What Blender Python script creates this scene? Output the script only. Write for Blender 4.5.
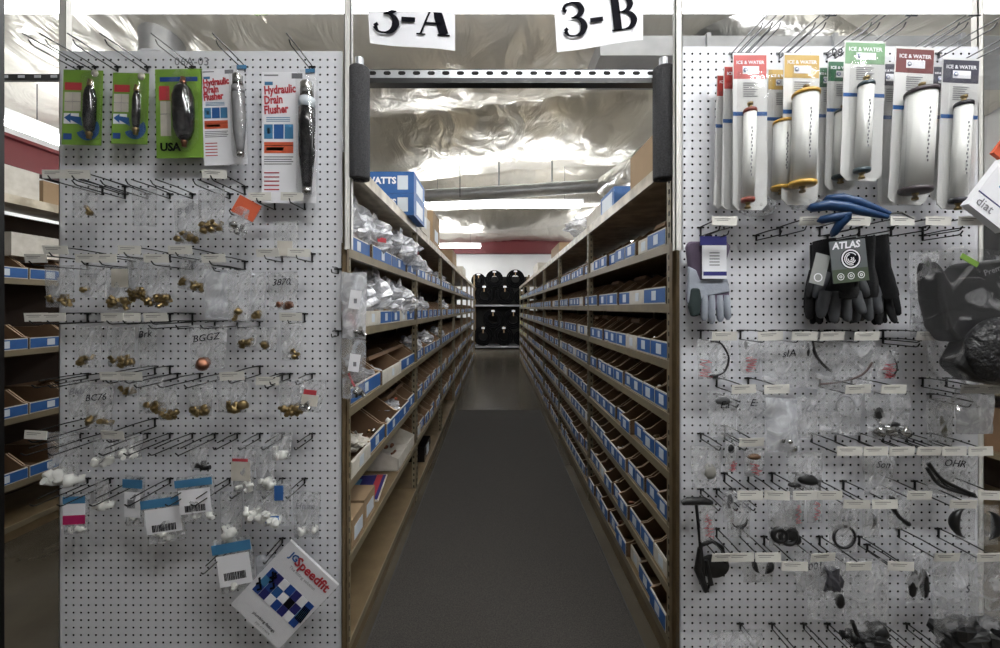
import bpy, math, random
from mathutils import Vector, Matrix, noise
R = math.radians
rnd = random.Random(7)
for o in list(bpy.data.objects): bpy.data.objects.remove(o)
SC = bpy.context.scene
COL = SC.collection

# ---------------------------------------------------------------- camera, light, exposure
F, CX, CY, H = 400.0, 495.0, 308.0, 1.25       # focal length in px, vanishing point, eye height
cam_d = bpy.data.cameras.new('camera'); cam = bpy.data.objects.new('camera', cam_d); COL.objects.link(cam)
cam.location = (0, 0, H); cam.rotation_euler = (R(90), 0, 0)
cam_d.sensor_width = 36; cam_d.lens = F * 36 / 1000
cam_d.shift_x = 0.005; cam_d.shift_y = -0.016; cam_d.clip_start = 0.02; cam_d.clip_end = 60
SC.camera = cam
w = bpy.data.worlds.new('world'); SC.world = w; w.use_nodes = True
w.node_tree.nodes['Background'].inputs[0].default_value = (0.9, 0.95, 1, 1)
w.node_tree.nodes['Background'].inputs[1].default_value = 0.25
SC.view_settings.view_transform = 'Standard'; SC.view_settings.look = 'None'
SC.view_settings.gamma = 1; SC.view_settings.use_curve_mapping = False
SC.view_settings.exposure = 0.72
TUBE = 12.0                                      # strength of the fluorescent tubes
# fixtures: (name suffix, centre, length along x, length along y, strength factor)
FIXTURES = [
    ((0.35, 2.10, 2.955), 6.4, 0.34, .5, 'long white ceiling light fixture above the two paper aisle signs'),
    ((1.0, -0.02, 3.08), 2.6, 0.0, 2.8, 'white ceiling light fixture above the front of the pegboards'),
    ((0.1, 6.6, 2.95), 2.7, 0.0, 1.6, 'white ceiling light fixture halfway down the aisle, under the round duct'),
    ((-1.58, 11.0, 2.95), 2.4, 0.0, 3.0, 'white light fixture near the red beam at the far end'),
    ((-4.35, 5.2, 2.93), 0.0, 3.4, 1.6, 'white light fixture over the aisle left of the left pegboard'),
    ((3.6, 5.2, 2.93), 2.4, 0.0, 1.6, 'white light fixture beyond the right pegboard'),
    ((3.2, 10.2, 2.93), 2.4, 0.0, 3.0, 'added unseen light fixture right of the aisle, brightening the far wall'),  # added lamp, hidden from view, to brighten the far end
]

def P(px, py, Y):                               # a photo pixel at distance Y from the camera
    return Vector(((px - CX) * Y / F, Y, H + (CY - py) * Y / F))

# ---------------------------------------------------------------- materials
MATS = {}
def mat(name, col, rough=0.6, metal=0.0, alpha=1.0, emit=0, spec=None, bump=None, var=None, trans=0, coat=0):
    if name in MATS: return MATS[name]
    m = bpy.data.materials.new(name); m.use_nodes = True; nt = m.node_tree
    b = nt.nodes['Principled BSDF']
    b.inputs['Base Color'].default_value = (*col, 1); b.inputs['Roughness'].default_value = rough
    b.inputs['Metallic'].default_value = metal; b.inputs['Alpha'].default_value = alpha
    if spec is not None: b.inputs['Specular IOR Level'].default_value = spec
    if coat: b.inputs['Coat Weight'].default_value = coat
    if trans: b.inputs['Transmission Weight'].default_value = trans
    if emit:
        b.inputs['Emission Color'].default_value = (*col, 1); b.inputs['Emission Strength'].default_value = emit
    tc = nt.nodes.new('ShaderNodeTexCoord')
    if var:                                     # (scale, second colour, contrast)
        n = nt.nodes.new('ShaderNodeTexNoise'); n.inputs['Scale'].default_value = var[0]; n.inputs['Detail'].default_value = 6
        r = nt.nodes.new('ShaderNodeValToRGB'); k = var[2]
        r.color_ramp.elements[0].position = 0.5 - k; r.color_ramp.elements[1].position = 0.5 + k
        r.color_ramp.elements[0].color = (*col, 1); r.color_ramp.elements[1].color = (*var[1], 1)
        nt.links.new(tc.outputs['Object'], n.inputs['Vector']); nt.links.new(n.outputs['Fac'], r.inputs['Fac'])
        nt.links.new(r.outputs['Color'], b.inputs['Base Color'])
    if bump:                                    # (scale, strength, distance)
        n = nt.nodes.new('ShaderNodeTexNoise'); n.inputs['Scale'].default_value = bump[0]; n.inputs['Detail'].default_value = 5
        bp = nt.nodes.new('ShaderNodeBump'); bp.inputs['Strength'].default_value = bump[1]; bp.inputs['Distance'].default_value = bump[2]
        nt.links.new(tc.outputs['Object'], n.inputs['Vector']); nt.links.new(n.outputs['Fac'], bp.inputs['Height'])
        nt.links.new(bp.outputs['Normal'], b.inputs['Normal'])
    MATS[name] = m; return m

def s(r, g, b):                                 # sRGB 0-255 to linear
    f = lambda c: (c / 255 / 12.92) if c <= 10 else ((c / 255 + 0.055) / 1.055) ** 2.4
    return (f(r), f(g), f(b))

PEG = mat('pegboard_white', s(216, 217, 221), 0.5, var=(3, s(209, 210, 214), .25))
PEGSHADE = mat('hole_shade_black', s(16, 14, 13), 0.95, spec=.1)  # near-black on hole walls and backing, paints the shade inside the peg holes
STEEL = mat('shelf_tan_steel', s(128, 116, 92), 0.5, 0.0, var=(9, s(108, 98, 78), .2), bump=(120, .15, .002))
STEELD = mat('slot_dark', s(18, 16, 14), 0.9)
OLIVE = mat('post_brown', s(112, 94, 66), 0.6, var=(14, s(92, 76, 52), .25))
SHELFTOP = mat('shelf_cream_steel', s(196, 186, 166), 0.45, var=(12, s(158, 146, 126), .12))
WHITEP = mat('white_paint', s(215, 213, 207), 0.45)
WIREB = mat('black_wire', s(26, 25, 25), 0.4, 0.3)
WIREG = mat('grey_wire', s(95, 95, 97), 0.35, 0.8)
TAGM = mat('tag_plastic', s(214, 212, 205), 0.35)
TAGT = mat('tag_print', s(110, 108, 104), 0.6)
BRASS = mat('brass', s(150, 130, 92), 0.36, 1.0)
COPPER = mat('copper', s(140, 96, 76), 0.4, 0.9)
CHROME = mat('chrome', s(190, 190, 190), 0.2, 1.0)
WHITEPL = mat('white_plastic', s(222, 222, 218), 0.35)
BLACK = mat('black_rubber', s(20, 20, 21), 0.45)
BLACKG = mat('black_gloss', s(14, 14, 18), 0.12, coat=.5)
FOAM = mat('black_foam', s(52, 52, 54), 0.95, bump=(260, .6, .004), var=(200, s(72, 72, 74), .2))
KRAFT = mat('kraft_card', s(130, 102, 76), 0.85, var=(7, s(108, 84, 62), .25))
KRAFTL = mat('kraft_card_light', s(156, 132, 102), 0.85, var=(5, s(142, 118, 90), .25))
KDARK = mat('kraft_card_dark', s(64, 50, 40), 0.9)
KEDGE = mat('lit_card_edge', s(182, 158, 130), .8)  # pale strip painting the lit top edges of the bin sides
CARDW = mat('white_card', s(205, 200, 190), 0.7, var=(25, s(186, 180, 168), .2))
BLUE = mat('blue_print', s(34, 84, 146), 0.55, var=(30, s(42, 92, 152), .2))
BLUED = mat('blue_print_deep', s(26, 66, 140), 0.55)
LABW = mat('label_white', s(200, 208, 216), 0.55)
PAPER = mat('paper_white', s(232, 232, 236), 0.6)
INK = mat('ink_black', s(14, 14, 22), 0.8, spec=.1)
INKF = mat('ink_faded', s(120, 120, 125), 0.7)
REDI = mat('ink_red', s(176, 52, 62), 0.6)
NAVY = mat('ink_navy', s(34, 34, 104), 0.6)
CYAN = mat('ink_cyan', s(62, 120, 160), 0.5)
GREEN = mat('lime_card', s(120, 158, 62), 0.4, var=(20, s(108, 146, 54), .2))
ORANGE = mat('orange_card', s(196, 88, 56), 0.55)
MAGENTA = mat('magenta_print', s(176, 24, 92), 0.5)
YELLOW = mat('yellow_card', s(214, 206, 70), 0.6)
GREY = mat('grey_plastic', s(128, 128, 130), 0.5)
GALV = mat('galvanised', s(188, 190, 193), 0.38, 0.6, var=(6, s(170, 172, 176), .2))
REDB = mat('red_beam_paint', s(98, 20, 26), 0.5)
WALLW = mat('wall_white', s(226, 226, 226), 0.8, var=(2, s(214, 214, 214), .3))
CONC = mat('concrete', s(90, 84, 72), 0.22, var=(1.6, s(60, 54, 45), .2), bump=(8, .1, .01))
MATM = mat('carpet_mat', s(38, 36, 34), 0.95, var=(230, s(70, 66, 61), .18), bump=(300, .5, .004))
MATE = mat('mat_rubber_edge', s(50, 48, 46), 0.7)
LAMPW = mat('lamp_housing', s(235, 235, 235), 0.4)

def foil_mat(name, col, rough, sc):
    m = mat(name, col, rough, 1.0); nt = m.node_tree; b = nt.nodes['Principled BSDF']
    tc = nt.nodes.new('ShaderNodeTexCoord'); mp = nt.nodes.new('ShaderNodeMapping'); mp.inputs['Scale'].default_value = (1, .55, 1)
    v = nt.nodes.new('ShaderNodeTexVoronoi'); v.feature = 'SMOOTH_F1'; v.inputs['Scale'].default_value = sc
    n = nt.nodes.new('ShaderNodeTexNoise'); n.inputs['Scale'].default_value = sc * .8; n.inputs['Detail'].default_value = 3; n.inputs['Distortion'].default_value = 1.2
    ad = nt.nodes.new('ShaderNodeMath'); ad.operation = 'ADD'
    bp = nt.nodes.new('ShaderNodeBump'); bp.inputs['Strength'].default_value = .8; bp.inputs['Distance'].default_value = .045
    L = nt.links.new
    L(tc.outputs['Object'], mp.inputs['Vector']); L(mp.outputs[0], v.inputs['Vector']); L(mp.outputs[0], n.inputs['Vector'])
    L(v.outputs['Distance'], ad.inputs[0]); L(n.outputs['Fac'], ad.inputs[1]); L(ad.outputs[0], bp.inputs['Height']); L(bp.outputs[0], b.inputs['Normal'])
    return m
FOIL = foil_mat('foil_ceiling', s(232, 228, 218), 0.34, 4.5)
FOIL.node_tree.nodes['Principled BSDF'].inputs['Metallic'].default_value = .7
FOILD = foil_mat('foil_duct', s(216, 215, 212), 0.3, 7)

def plastic(name, col, base, peak, sc=38, strength=.8, gloss=.5, rough=.14):   # clear polythene: see-through, creased, shiny
    m = bpy.data.materials.new(name); m.use_nodes = True; nt = m.node_tree; L = nt.links.new
    nt.nodes.remove(nt.nodes['Principled BSDF']); out = nt.nodes['Material Output']; N = nt.nodes.new
    tc = N('ShaderNodeTexCoord'); n = N('ShaderNodeTexNoise'); n.inputs['Scale'].default_value = sc; n.inputs['Detail'].default_value = 4; n.inputs['Distortion'].default_value = 2.5
    bp = N('ShaderNodeBump'); bp.inputs['Strength'].default_value = strength; bp.inputs['Distance'].default_value = .006
    r = N('ShaderNodeMapRange'); r.inputs['From Min'].default_value = .45; r.inputs['From Max'].default_value = .72; r.inputs['To Min'].default_value = base; r.inputs['To Max'].default_value = peak
    tr = N('ShaderNodeBsdfTransparent'); tr.inputs[0].default_value = (.95, .95, .95, 1)
    g = N('ShaderNodeBsdfGlossy'); g.inputs['Roughness'].default_value = rough; g.inputs['Color'].default_value = (1, 1, 1, 1)
    d = N('ShaderNodeBsdfDiffuse'); d.inputs['Color'].default_value = (*col, 1)
    m1 = N('ShaderNodeMixShader'); m1.inputs[0].default_value = gloss; m2 = N('ShaderNodeMixShader')
    L(tc.outputs['Object'], n.inputs['Vector']); L(n.outputs['Fac'], bp.inputs['Height']); L(bp.outputs[0], g.inputs['Normal']); L(bp.outputs[0], d.inputs['Normal'])
    L(n.outputs['Fac'], r.inputs['Value']); L(r.outputs[0], m2.inputs[0]); L(d.outputs[0], m1.inputs[1]); L(g.outputs[0], m1.inputs[2])
    L(tr.outputs[0], m2.inputs[1]); L(m1.outputs[0], m2.inputs[2]); L(m2.outputs[0], out.inputs['Surface'])
    return m
BAG = plastic('clear_bag', s(228, 229, 232), .16, .6, 12, 1, .22, .2)
BAGT = plastic('thin_bag', s(215, 216, 218), .13, .42, 12, 1, .22, .2)
BAGM = plastic('milky_bag', s(232, 234, 240), .42, .9, 14, 1, .3)
BAGC = plastic('dark_part_bag', s(170, 170, 176), .05, .7, 9, 1, .6, .2)
for nd in BAGC.node_tree.nodes:
    if nd.type == 'MAP_RANGE': nd.inputs['From Min'].default_value = .54
BLIST = plastic('blister', s(190, 190, 195), .03, .08, 14, .3, .9, .08)

# ---------------------------------------------------------------- mesh helpers
class MB:
    def __init__(self): self.v = []; self.f = []; self.mi = []; self.ms = []; self.sm = []
    def slot(self, m):
        if m not in self.ms: self.ms.append(m)
        return self.ms.index(m)
    def add(self, vs, fs, m, smooth=False):
        o = len(self.v); self.v += [tuple(p) for p in vs]; k = self.slot(m)
        for f in fs: self.f.append(tuple(i + o for i in f)); self.mi.append(k); self.sm.append(smooth)
        return self
    def box(self, c, d, m, M=None):
        x, y, z = d[0] / 2, d[1] / 2, d[2] / 2
        vs = [Vector((a * x, b * y, e * z)) for e in (-1, 1) for b in (-1, 1) for a in (-1, 1)]
        if M: vs = [M @ q for q in vs]
        c = Vector(c); vs = [q + c for q in vs]
        return self.add(vs, [(0, 2, 3, 1), (4, 5, 7, 6), (0, 1, 5, 4), (2, 6, 7, 3), (0, 4, 6, 2), (1, 3, 7, 5)], m)
    def b2(self, lo, hi, m):
        return self.box([(a + b) / 2 for a, b in zip(lo, hi)], [b - a for a, b in zip(lo, hi)], m)
    def quad(self, pts, m): return self.add(pts, [tuple(range(len(pts)))], m)
    def tube(self, pts, r, m, n=6, caps=True, flat=1.0):
        pts = [Vector(p) for p in pts]; rs = r if isinstance(r, (list, tuple)) else [r] * len(pts)
        vs = []; up = None
        for i, p in enumerate(pts):
            t = (pts[min(i + 1, len(pts) - 1)] - pts[max(i - 1, 0)]).normalized()
            if up is None or abs(t.dot(up)) > .95: up = Vector((0, 0, 1)) if abs(t.z) < .9 else Vector((1, 0, 0))
            a = t.cross(up).normalized(); b = a.cross(t).normalized(); up = b
            for k in range(n):
                an = 2 * math.pi * k / n; vs.append(p + a * math.cos(an) * rs[i] + b * math.sin(an) * rs[i] * flat)
        fs = [(i * n + k, i * n + (k + 1) % n, (i + 1) * n + (k + 1) % n, (i + 1) * n + k) for i in range(len(pts) - 1) for k in range(n)]
        self.add(vs, fs, m, True)
        if caps:
            self.add([vs[k] for k in range(n)], [tuple(range(n))[::-1]], m); self.add([vs[-n + k] for k in range(n)], [tuple(range(n))], m)
        return self
    def lathe(self, prof, m, n=20, M=None, flat=1.0):   # prof: (radius, z)
        vs = []
        for r, z in prof:
            for k in range(n):
                a = 2 * math.pi * k / n; vs.append(Vector((r * math.cos(a), r * math.sin(a) * flat, z)))
        if M: vs = [M @ q for q in vs]
        fs = [(i * n + k, i * n + (k + 1) % n, (i + 1) * n + (k + 1) % n, (i + 1) * n + k) for i in range(len(prof) - 1) for k in range(n)]
        fs += [tuple(range(n))[::-1], tuple(range((len(prof) - 1) * n, len(prof) * n))]
        return self.add(vs, fs, m, True)
    def mesh(self, name):
        me = bpy.data.meshes.new(name); me.from_pydata(self.v, [], self.f)
        for m in self.ms: me.materials.append(m)
        me.polygons.foreach_set('material_index', self.mi); me.polygons.foreach_set('use_smooth', self.sm); me.update()
        return me
    def obj(self, name, parent=None, loc=None, rot=None): return ob(name, self.mesh(name), parent, loc, rot)

def ob(name, data, parent=None, loc=None, rot=None):
    o = bpy.data.objects.new(name, data); COL.objects.link(o)
    if parent: o.parent = parent
    if loc is not None: o.location = loc
    if rot is not None: o.rotation_euler = rot
    return o
def tag(o, label, cat, group=None, kind=None):
    o['label'] = label; o['category'] = cat
    if group: o['group'] = group
    if kind: o['kind'] = kind
    return o
def struct(o): o['kind'] = 'structure'; return o
def empty(name, loc, label, cat, group=None, rot=None):
    return tag(ob(name, None, None, loc, rot), label, cat, group)
def copy_tree(o, parent=None):
    c = o.copy(); COL.objects.link(c)
    if parent: c.parent = parent
    for ch in o.children: copy_tree(ch, c)
    return c
def text(st, size, m, parent, loc, rot=(R(90), 0, 0), name='lettering', align='CENTER', shear=0, bold=0):
    cu = bpy.data.curves.new(name, 'FONT'); cu.body = st; cu.size = size; cu.align_x = align; cu.align_y = 'CENTER'
    cu.extrude = .00015; cu.shear = shear; cu.offset = bold; cu.resolution_u = 2; cu.materials.append(m)
    return ob(name, cu, parent, loc, rot)
ORD = ['zeroth', 'first', 'second', 'third', 'fourth', 'fifth', 'sixth', 'seventh', 'eighth', 'ninth', 'tenth', 'eleventh', 'twelfth', 'thirteenth', 'fourteenth', 'fifteenth']

# ---------------------------------------------------------------- room shell
XL, XR, YB, YF, ZC = -5.9, 5.6, -4.0, 12.9, 3.62
struct(MB().b2((XL, YB, -.1), (XR, YF, 0), CONC).obj('floor'))
struct(MB().b2((XL, YF, 0), (XR, YF + .15, 3.85), WALLW).obj('wall_back'))
struct(MB().b2((XL - .15, YB, 0), (XL, YF, 3.85), WALLW).obj('wall_left'))
struct(MB().b2((XR, YB, 0), (XR + .15, YF, 3.85), WALLW).obj('wall_right'))
struct(MB().b2((XL, YB - .15, 0), (XR, YB, 3.85), WALLW).obj('wall_front'))
def ceil_z(x, y):
    # foil blankets sagging between their supports
    yy = y + .10 * x + .25 * math.sin(x * .55) + .1
    per = 2.35; t = (yy % per) / per
    sag = math.sin(math.pi * t) ** .8
    z = ZC - .36 * sag * (.8 + .2 * math.sin(x * 1.1 + int(yy / per) * 2)) 
    z += .035 * noise.noise(Vector((x * 1.6, y * 1.2, 3))) + .018 * noise.noise(Vector((x * 4.5 + y, y * 3, 7)))
    return z
nx, ny = 150, 210
vs = []; fs = []
for j in range(ny + 1):
    for i in range(nx + 1):
        x = XL + (XR - XL) * i / nx; y = YB + (YF - YB) * j / ny
        vs.append((x, y, ceil_z(x, y)))
for j in range(ny):
    for i in range(nx):
        a = j * (nx + 1) + i; fs.append((a, a + nx + 1, a + nx + 2, a + 1))
mb = MB(); mb.add(vs, fs, FOIL, True)
mb.b2((XL, YB, 3.8), (XR, YF, 3.9), WALLW)
struct(mb.obj('ceiling'))
struct(MB().b2((XL, YF - .12, 2.98), (XR, YF, 3.42), REDB).b2((XL, YF - .2, 3.38), (XR, YF, 3.42), REDB).b2((XL, YF - .2, 2.98), (XR, YF, 3.02), REDB).obj('trim_1'))
struct(MB().b2((XL, 1, 2.93), (XL + .12, YF, 3.3), REDB).b2((XL, 1, 3.26), (XL + .2, YF, 3.3), REDB).b2((XL, 1, 2.93), (XL + .2, YF, 2.97), REDB).obj('trim_2'))

# ---------------------------------------------------------------- light fixtures
for (c, lx, ly, k, lab) in FIXTURES:
    t = empty('ceiling_light', c, lab, 'ceiling light', 'fluorescent ceiling lights')
    wide = lx and ly
    wd = ly if wide else .13
    if wide: ly = 0
    em = mat('tube_%.2f' % k, (.97, .985, 1), .5, emit=TUBE * k)
    L = lx or ly
    rz = 0 if lx else R(90)
    h = MB(); hw = .13 if wide else wd
    h.add([(-L/2, -hw/2, 0), (L/2, -hw/2, 0), (L/2, -.04, .09), (-L/2, -.04, .09), (-L/2, hw/2, 0), (L/2, hw/2, 0), (L/2, .04, .09), (-L/2, .04, .09)],
          [(0, 1, 2, 3), (5, 4, 7, 6), (3, 2, 6, 7), (0, 3, 7, 4), (1, 5, 6, 2)], LAMPW)
    h.obj('housing', t, (0, 0, 0), (0, 0, rz))
    if wide: MB().b2((-L/2, -wd/2, -.035), (L/2, wd/2, -.001), em).obj('lens', t)
    for sy in (() if wide else (-.075, .075)):
        tb = MB().tube([(-L/2 + .03, 0, 0), (L/2 - .03, 0, 0)], .028, em, 8); tb.obj('tube', t, (0 if lx else sy, sy if lx else 0, -.005), (0, 0, rz))
    rods = MB()
    n_r = max(2, int(L / 1.2))
    zt = 3.7 - c[2]
    for i in range(n_r):
        u = -L/2 + .3 + (L - .6) * i / (n_r - 1)
        q = Vector((u, 0, 0)); q.rotate(Matrix.Rotation(rz, 3, 'Z'))
        rods.tube([(q.x, q.y, .08), (q.x, q.y, zt)], .004, WIREG, 5)
    rods.obj('hanger', t)

# ---------------------------------------------------------------- mat
m_ = MB().b2((-.47, 1.0, .0), (.545, 4.85, .008), MATM)
o = m_.obj('floor_mat'); tag(o, 'long charcoal runner mat laid down the middle of the aisle', 'mat')
e_ = MB()
for x in (-.476, .545): e_.b2((x, 1.0, 0), (x + .006, 4.85, .01), MATE)
e_.b2((-.476, 4.85, 0), (.551, 4.865, .01), MATE); e_.obj('edging', o)

# ---------------------------------------------------------------- pegboards
PITCH = .0254
def pegboard(name, x0, x1, z0, z1, Y, ox, oz, label):
    t = empty(name, ((x0 + x1) / 2, Y, z0), label, 'pegboard', 'pegboards closing the shelf ends')
    mb = MB(); V = []; Fc = []; Fw = []
    c0 = math.ceil((x0 + .006 - ox) / PITCH); c1 = math.floor((x1 - .006 - ox) / PITCH)
    r0 = math.ceil((z0 + .006 - oz) / PITCH); r1 = math.floor((z1 - .006 - oz) / PITCH)
    r = .0037; hp = PITCH / 2; th = .006
    cell_o = [(hp * a, hp * b) for a, b in ((1, 0), (1, 1), (0, 1), (-1, 1), (-1, 0), (-1, -1), (0, -1), (1, -1))]
    cell_i = [(r * math.cos(math.pi * k / 4), r * math.sin(math.pi * k / 4)) for k in range(8)]
    cx, cz = (x0 + x1) / 2, z0
    for i in range(c0, c1 + 1):
        for j in range(r0, r1 + 1):
            X = ox + i * PITCH - cx; Z = oz + j * PITCH - cz; b = len(V)
            V += [(X + a, 0, Z + c) for a, c in cell_o] + [(X + a, 0, Z + c) for a, c in cell_i] + [(X + a, th, Z + c) for a, c in cell_i]
            for k in range(8):
                l = (k + 1) % 8
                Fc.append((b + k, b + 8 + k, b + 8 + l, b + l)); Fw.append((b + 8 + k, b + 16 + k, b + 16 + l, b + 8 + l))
    mb.add(V, Fc, PEG); mb.add([], [tuple(q - len(mb.v) for q in f) for f in Fw], PEGSHADE)
    gx0 = ox + (c0 - .5) * PITCH - cx; gx1 = ox + (c1 + .5) * PITCH - cx; gz0 = oz + (r0 - .5) * PITCH - cz; gz1 = oz + (r1 + .5) * PITCH - cz
    X0, X1, Z1 = x0 - cx, x1 - cx, z1 - z0
    for a, b_ in (((X0, 0, 0), (gx0, th, Z1)), ((gx1, 0, 0), (X1, th, Z1)), ((gx0, 0, 0), (gx1, th, gz0)), ((gx0, 0, gz1), (gx1, th, Z1))):
        mb.b2(a, b_, PEG)
    mb.obj('board', t)
    bk = MB().b2((X0, th, 0), (X1, th + .004, Z1), PEGSHADE); bk.obj('backing', t)
    fr = MB()
    for x in (X0 + .01, X1 - .065): fr.b2((x, th + .004, 0), (x + .03, th + .06, Z1 - .02), OLIVE)
    for z in (.05, Z1 * .5, Z1 - .08): fr.b2((X0 + .04, th + .004, z), (X1 - .065, th + .04, z + .05), OLIVE)
    fr.obj('batten', t)
    for k in range(4):
        pass
    return t
YL, YR = 1.36, 1.285
BOARDS = {'L': dict(Y=YL, ox=P(66.1, 164.4, YL).x, oz=P(66.1, 164.4, YL).z), 'R': dict(Y=YR, ox=P(684.4, 322.6, YR).x, oz=P(684.4, 322.6, YR).z)}
pbL = pegboard('pegboard', P(60, 0, YL).x, P(342, 0, YL).x, .04, P(0, 51, YL).z, YL, BOARDS['L']['ox'], BOARDS['L']['oz'], 'white pegboard left of the aisle, hung with drain flushers and small bags')
pbR = pegboard('pegboard', P(681, 0, YR).x, P(978, 0, YR).x, .04, P(0, 46.5, YR).z, YR, BOARDS['R']['ox'], BOARDS['R']['oz'], 'white pegboard right of the aisle, hung with water filters and gloves')
for st, px, py, pb, Y, sz in (('06A-03', 192, 62, pbL, YL, .040), ('08A', 841, 53, pbR, YR, .038)):
    q = P(px, py, Y); text(st, sz, INKF if st[1] == '6' else INK, pb, (q.x - pb.location.x, -.001, q.z - .04))

# ---------------------------------------------------------------- shelving
DEP = .46
Y0 = 1.372; BAY = 1.215; NB = 7
LV_R = [.10, .28, .486, .68, .88, 1.065, 1.264, 1.473, 1.775]
LV_L = [.085, .38, .642, .90, 1.175, 1.456, 1.78]
XFR, XFL = .605, -.508
def slot_mesh(mb, x, y0, z0, z1, side, dx):
    z = z0
    while z < z1:
        mb.b2((x + dx - .0006, y0 + .009, z), (x + dx + .0006, y0 + .018, z + .016), STEELD); z += .038
def shelving(side, k, lv, xf, near_extra, label, y0=None, dep=DEP, group=None, ztop=None, face=None):
    sgn = face if face else (1 if side == 'R' else -1)  # which way the depth runs
    y0 = (Y0 + k * BAY) if y0 is None else y0
    t = empty('steel_shelving', (xf, y0, 0), label, 'shelving', group)
    zt = (ztop or lv[-1] + .005)
    def upright(yy, xx, slots):
        mb = MB(); a = .036
        xs = sorted((xx, xx + sgn * .03))
        mb.b2((xs[0], yy, 0), (xs[1], yy + .0035, zt), STEEL)
        xa = sorted((xx, xx + sgn * .0025)); mb.b2((xa[0], yy, 0), (xa[1], yy + a, zt), STEEL)
        if slots:
            slot_mesh(mb, xx, yy + .004, .05, zt - .05, side, -sgn * .0006)
            z = .05
            while z < zt - .05:
                xm = xx + sgn * .017; mb.b2((xm - .004, yy - .0006, z), (xm + .004, yy, z + .016), STEELD); z += .038
        mb.obj('upright', t)
    upright(0, 0, k < 3); upright(0, sgn * (dep - .03), False)
    if near_extra: upright(BAY - .036, 0, False); upright(BAY - .036, sgn * (dep - .03), False)
    for i, z in enumerate(lv):
        top = i == len(lv) - 1; m = SHELFTOP if top else STEEL; lip = .046 if top else .03
        mb = MB(); xs = sorted((sgn * .003, sgn * dep))
        mb.b2((xs[0], .003, z - .004), (xs[1], BAY - .003, z), OLIVE if not top else SHELFTOP)
        xl = sorted((-sgn * .002, sgn * .003)); mb.b2((xl[0], .006 if k else .0, z - lip), (xl[1], BAY - .003, z + .001), m)
        xl = sorted((sgn * .003, sgn * .02)); mb.b2((xl[0], .006, z - lip), (xl[1], BAY - .006, z - lip + .003), m)
        if i == 0: xl = sorted((sgn * .004, sgn * .008)); mb.b2((xl[0], .03, 0), (xl[1], BAY - .03, z - lip), OLIVE)
        mb.obj('shelf', t)
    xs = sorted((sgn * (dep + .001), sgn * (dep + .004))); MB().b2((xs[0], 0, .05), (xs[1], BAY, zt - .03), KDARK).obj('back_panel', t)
    return t
BAYW = ['nearest', 'second', 'third', 'fourth', 'fifth', 'sixth', 'farthest']
for k in range(NB):
    shelving('R', k, LV_R, XFR, k == NB - 1, 'tan steel shelving along the right of the aisle, %s bay' % BAYW[k], group='right aisle shelving bays')
    shelving('L', k, LV_L, XFL, k == NB - 1, 'tan steel shelving along the left of the aisle, %s bay' % BAYW[k], group='left aisle shelving bays')
# neighbouring aisles
XN = -2.6
LV_N = [.08, .30, .655, 1.02, 1.41, 1.86]
shelving('N', 0, LV_N, XN, True, 'dark steel shelving across the aisle left of the left pegboard', y0=1.75, face=-1)
shelving('N', 0, [.1, .45, .8, 1.15, 1.5, 1.86], 2.75, True, 'dark steel shelving beyond the right edge of the right pegboard', y0=1.75, face=1)

# brown posts + white channel beside the aisle, on the shelf ends
def post(name, x0, x1, y0, y1, z0, z1, m, label, cat, group=None):
    mb = MB().b2((x0, y0, z0), (x1, y0 + .003, z1), m).b2((x0, y0, z0), (x0 + .003, y1, z1), m).b2((x1 - .003, y0, z0), (x1, y1, z1), m)
    return tag(mb.obj(name), label, cat, group)
post('corner_post', P(342.6, 0, 1.36).x, P(347.8, 0, 1.36).x, 1.350, 1.3705, 0, 1.47, OLIVE, 'brown steel post between left pegboard and aisle', 'post')
post('corner_post', P(672.5, 0, 1.345).x, P(681.5, 0, 1.345).x, 1.345, 1.37, 0, 1.47, OLIVE, 'brown steel post between aisle and right pegboard', 'post')
for (a, b, Y, zb, lab) in ((344, 351, 1.335, P(0, 249, 1.335).z, 'tall white channel post at the aisle edge of the left pegboard'), (675.5, 682.5, 1.26, P(0, 250, 1.26).z, 'tall white channel post at the aisle edge of the right pegboard'),
                       (59, 66, 1.40, 0, 'tall white channel post behind the outer edge of the left pegboard'), (978, 984, 1.36, 0, 'tall white channel post behind the outer edge of the right pegboard')):
    post('channel_post', P(a, 0, Y).x, P(b, 0, Y).x, Y, Y + .02, zb, 3.66, WHITEP, lab, 'post', 'white channel posts up to the ceiling')
mb = MB().b2((P(-6, 0, 1.42).x, 1.42, 0), (P(4.5, 0, 1.45).x, 1.45, 2.6), BLUED if 0 else BLACK)
tag(mb.obj('dark_post'), 'near-black vertical post at the far left of the photo', 'post')

# ---------------------------------------------------------------- header frame with foam
t = empty('header_frame', (0.0, 1.385, 2.03), 'slotted grey steel header spanning the aisle with black foam padded ends', 'header')
YH = 1.37
a = P(352, 70, YH); b = P(672, 84, YH)
mb = MB(); x0, x1 = a.x, b.x; zt, zb_ = a.z - 2.03, b.z - 2.03; zm = P(0, 79, YH).z - 2.03
mb.b2((x0, -.02, zm), (x1, -.017, zt), GALV); mb.b2((x0, -.02, zt - .003), (x1, .02, zt), GALV)
n = 20
for i in range(n):
    x = P(373 + 14.6 * i, 0, YH).x; z = P(0, 74.0, YH).z - 2.03
    prof = [(x + dx + .007 * math.cos(an), -.0206, z + .0068 * math.sin(an)) for dx, an in [(sx * .006, R(q)) for sx, q in ((1, -90), (1, -45), (1, 0), (1, 45), (1, 90), (-1, 90), (-1, 135), (-1, 180), (-1, 225), (-1, 270))]]
    mb.add(prof, [tuple(range(10))], STEELD)
mb.obj('slotted_channel', t)
MB().b2((x0, -.022, zb_), (x1, .012, zm), BLACK).obj('lower_rail', t)
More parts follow.
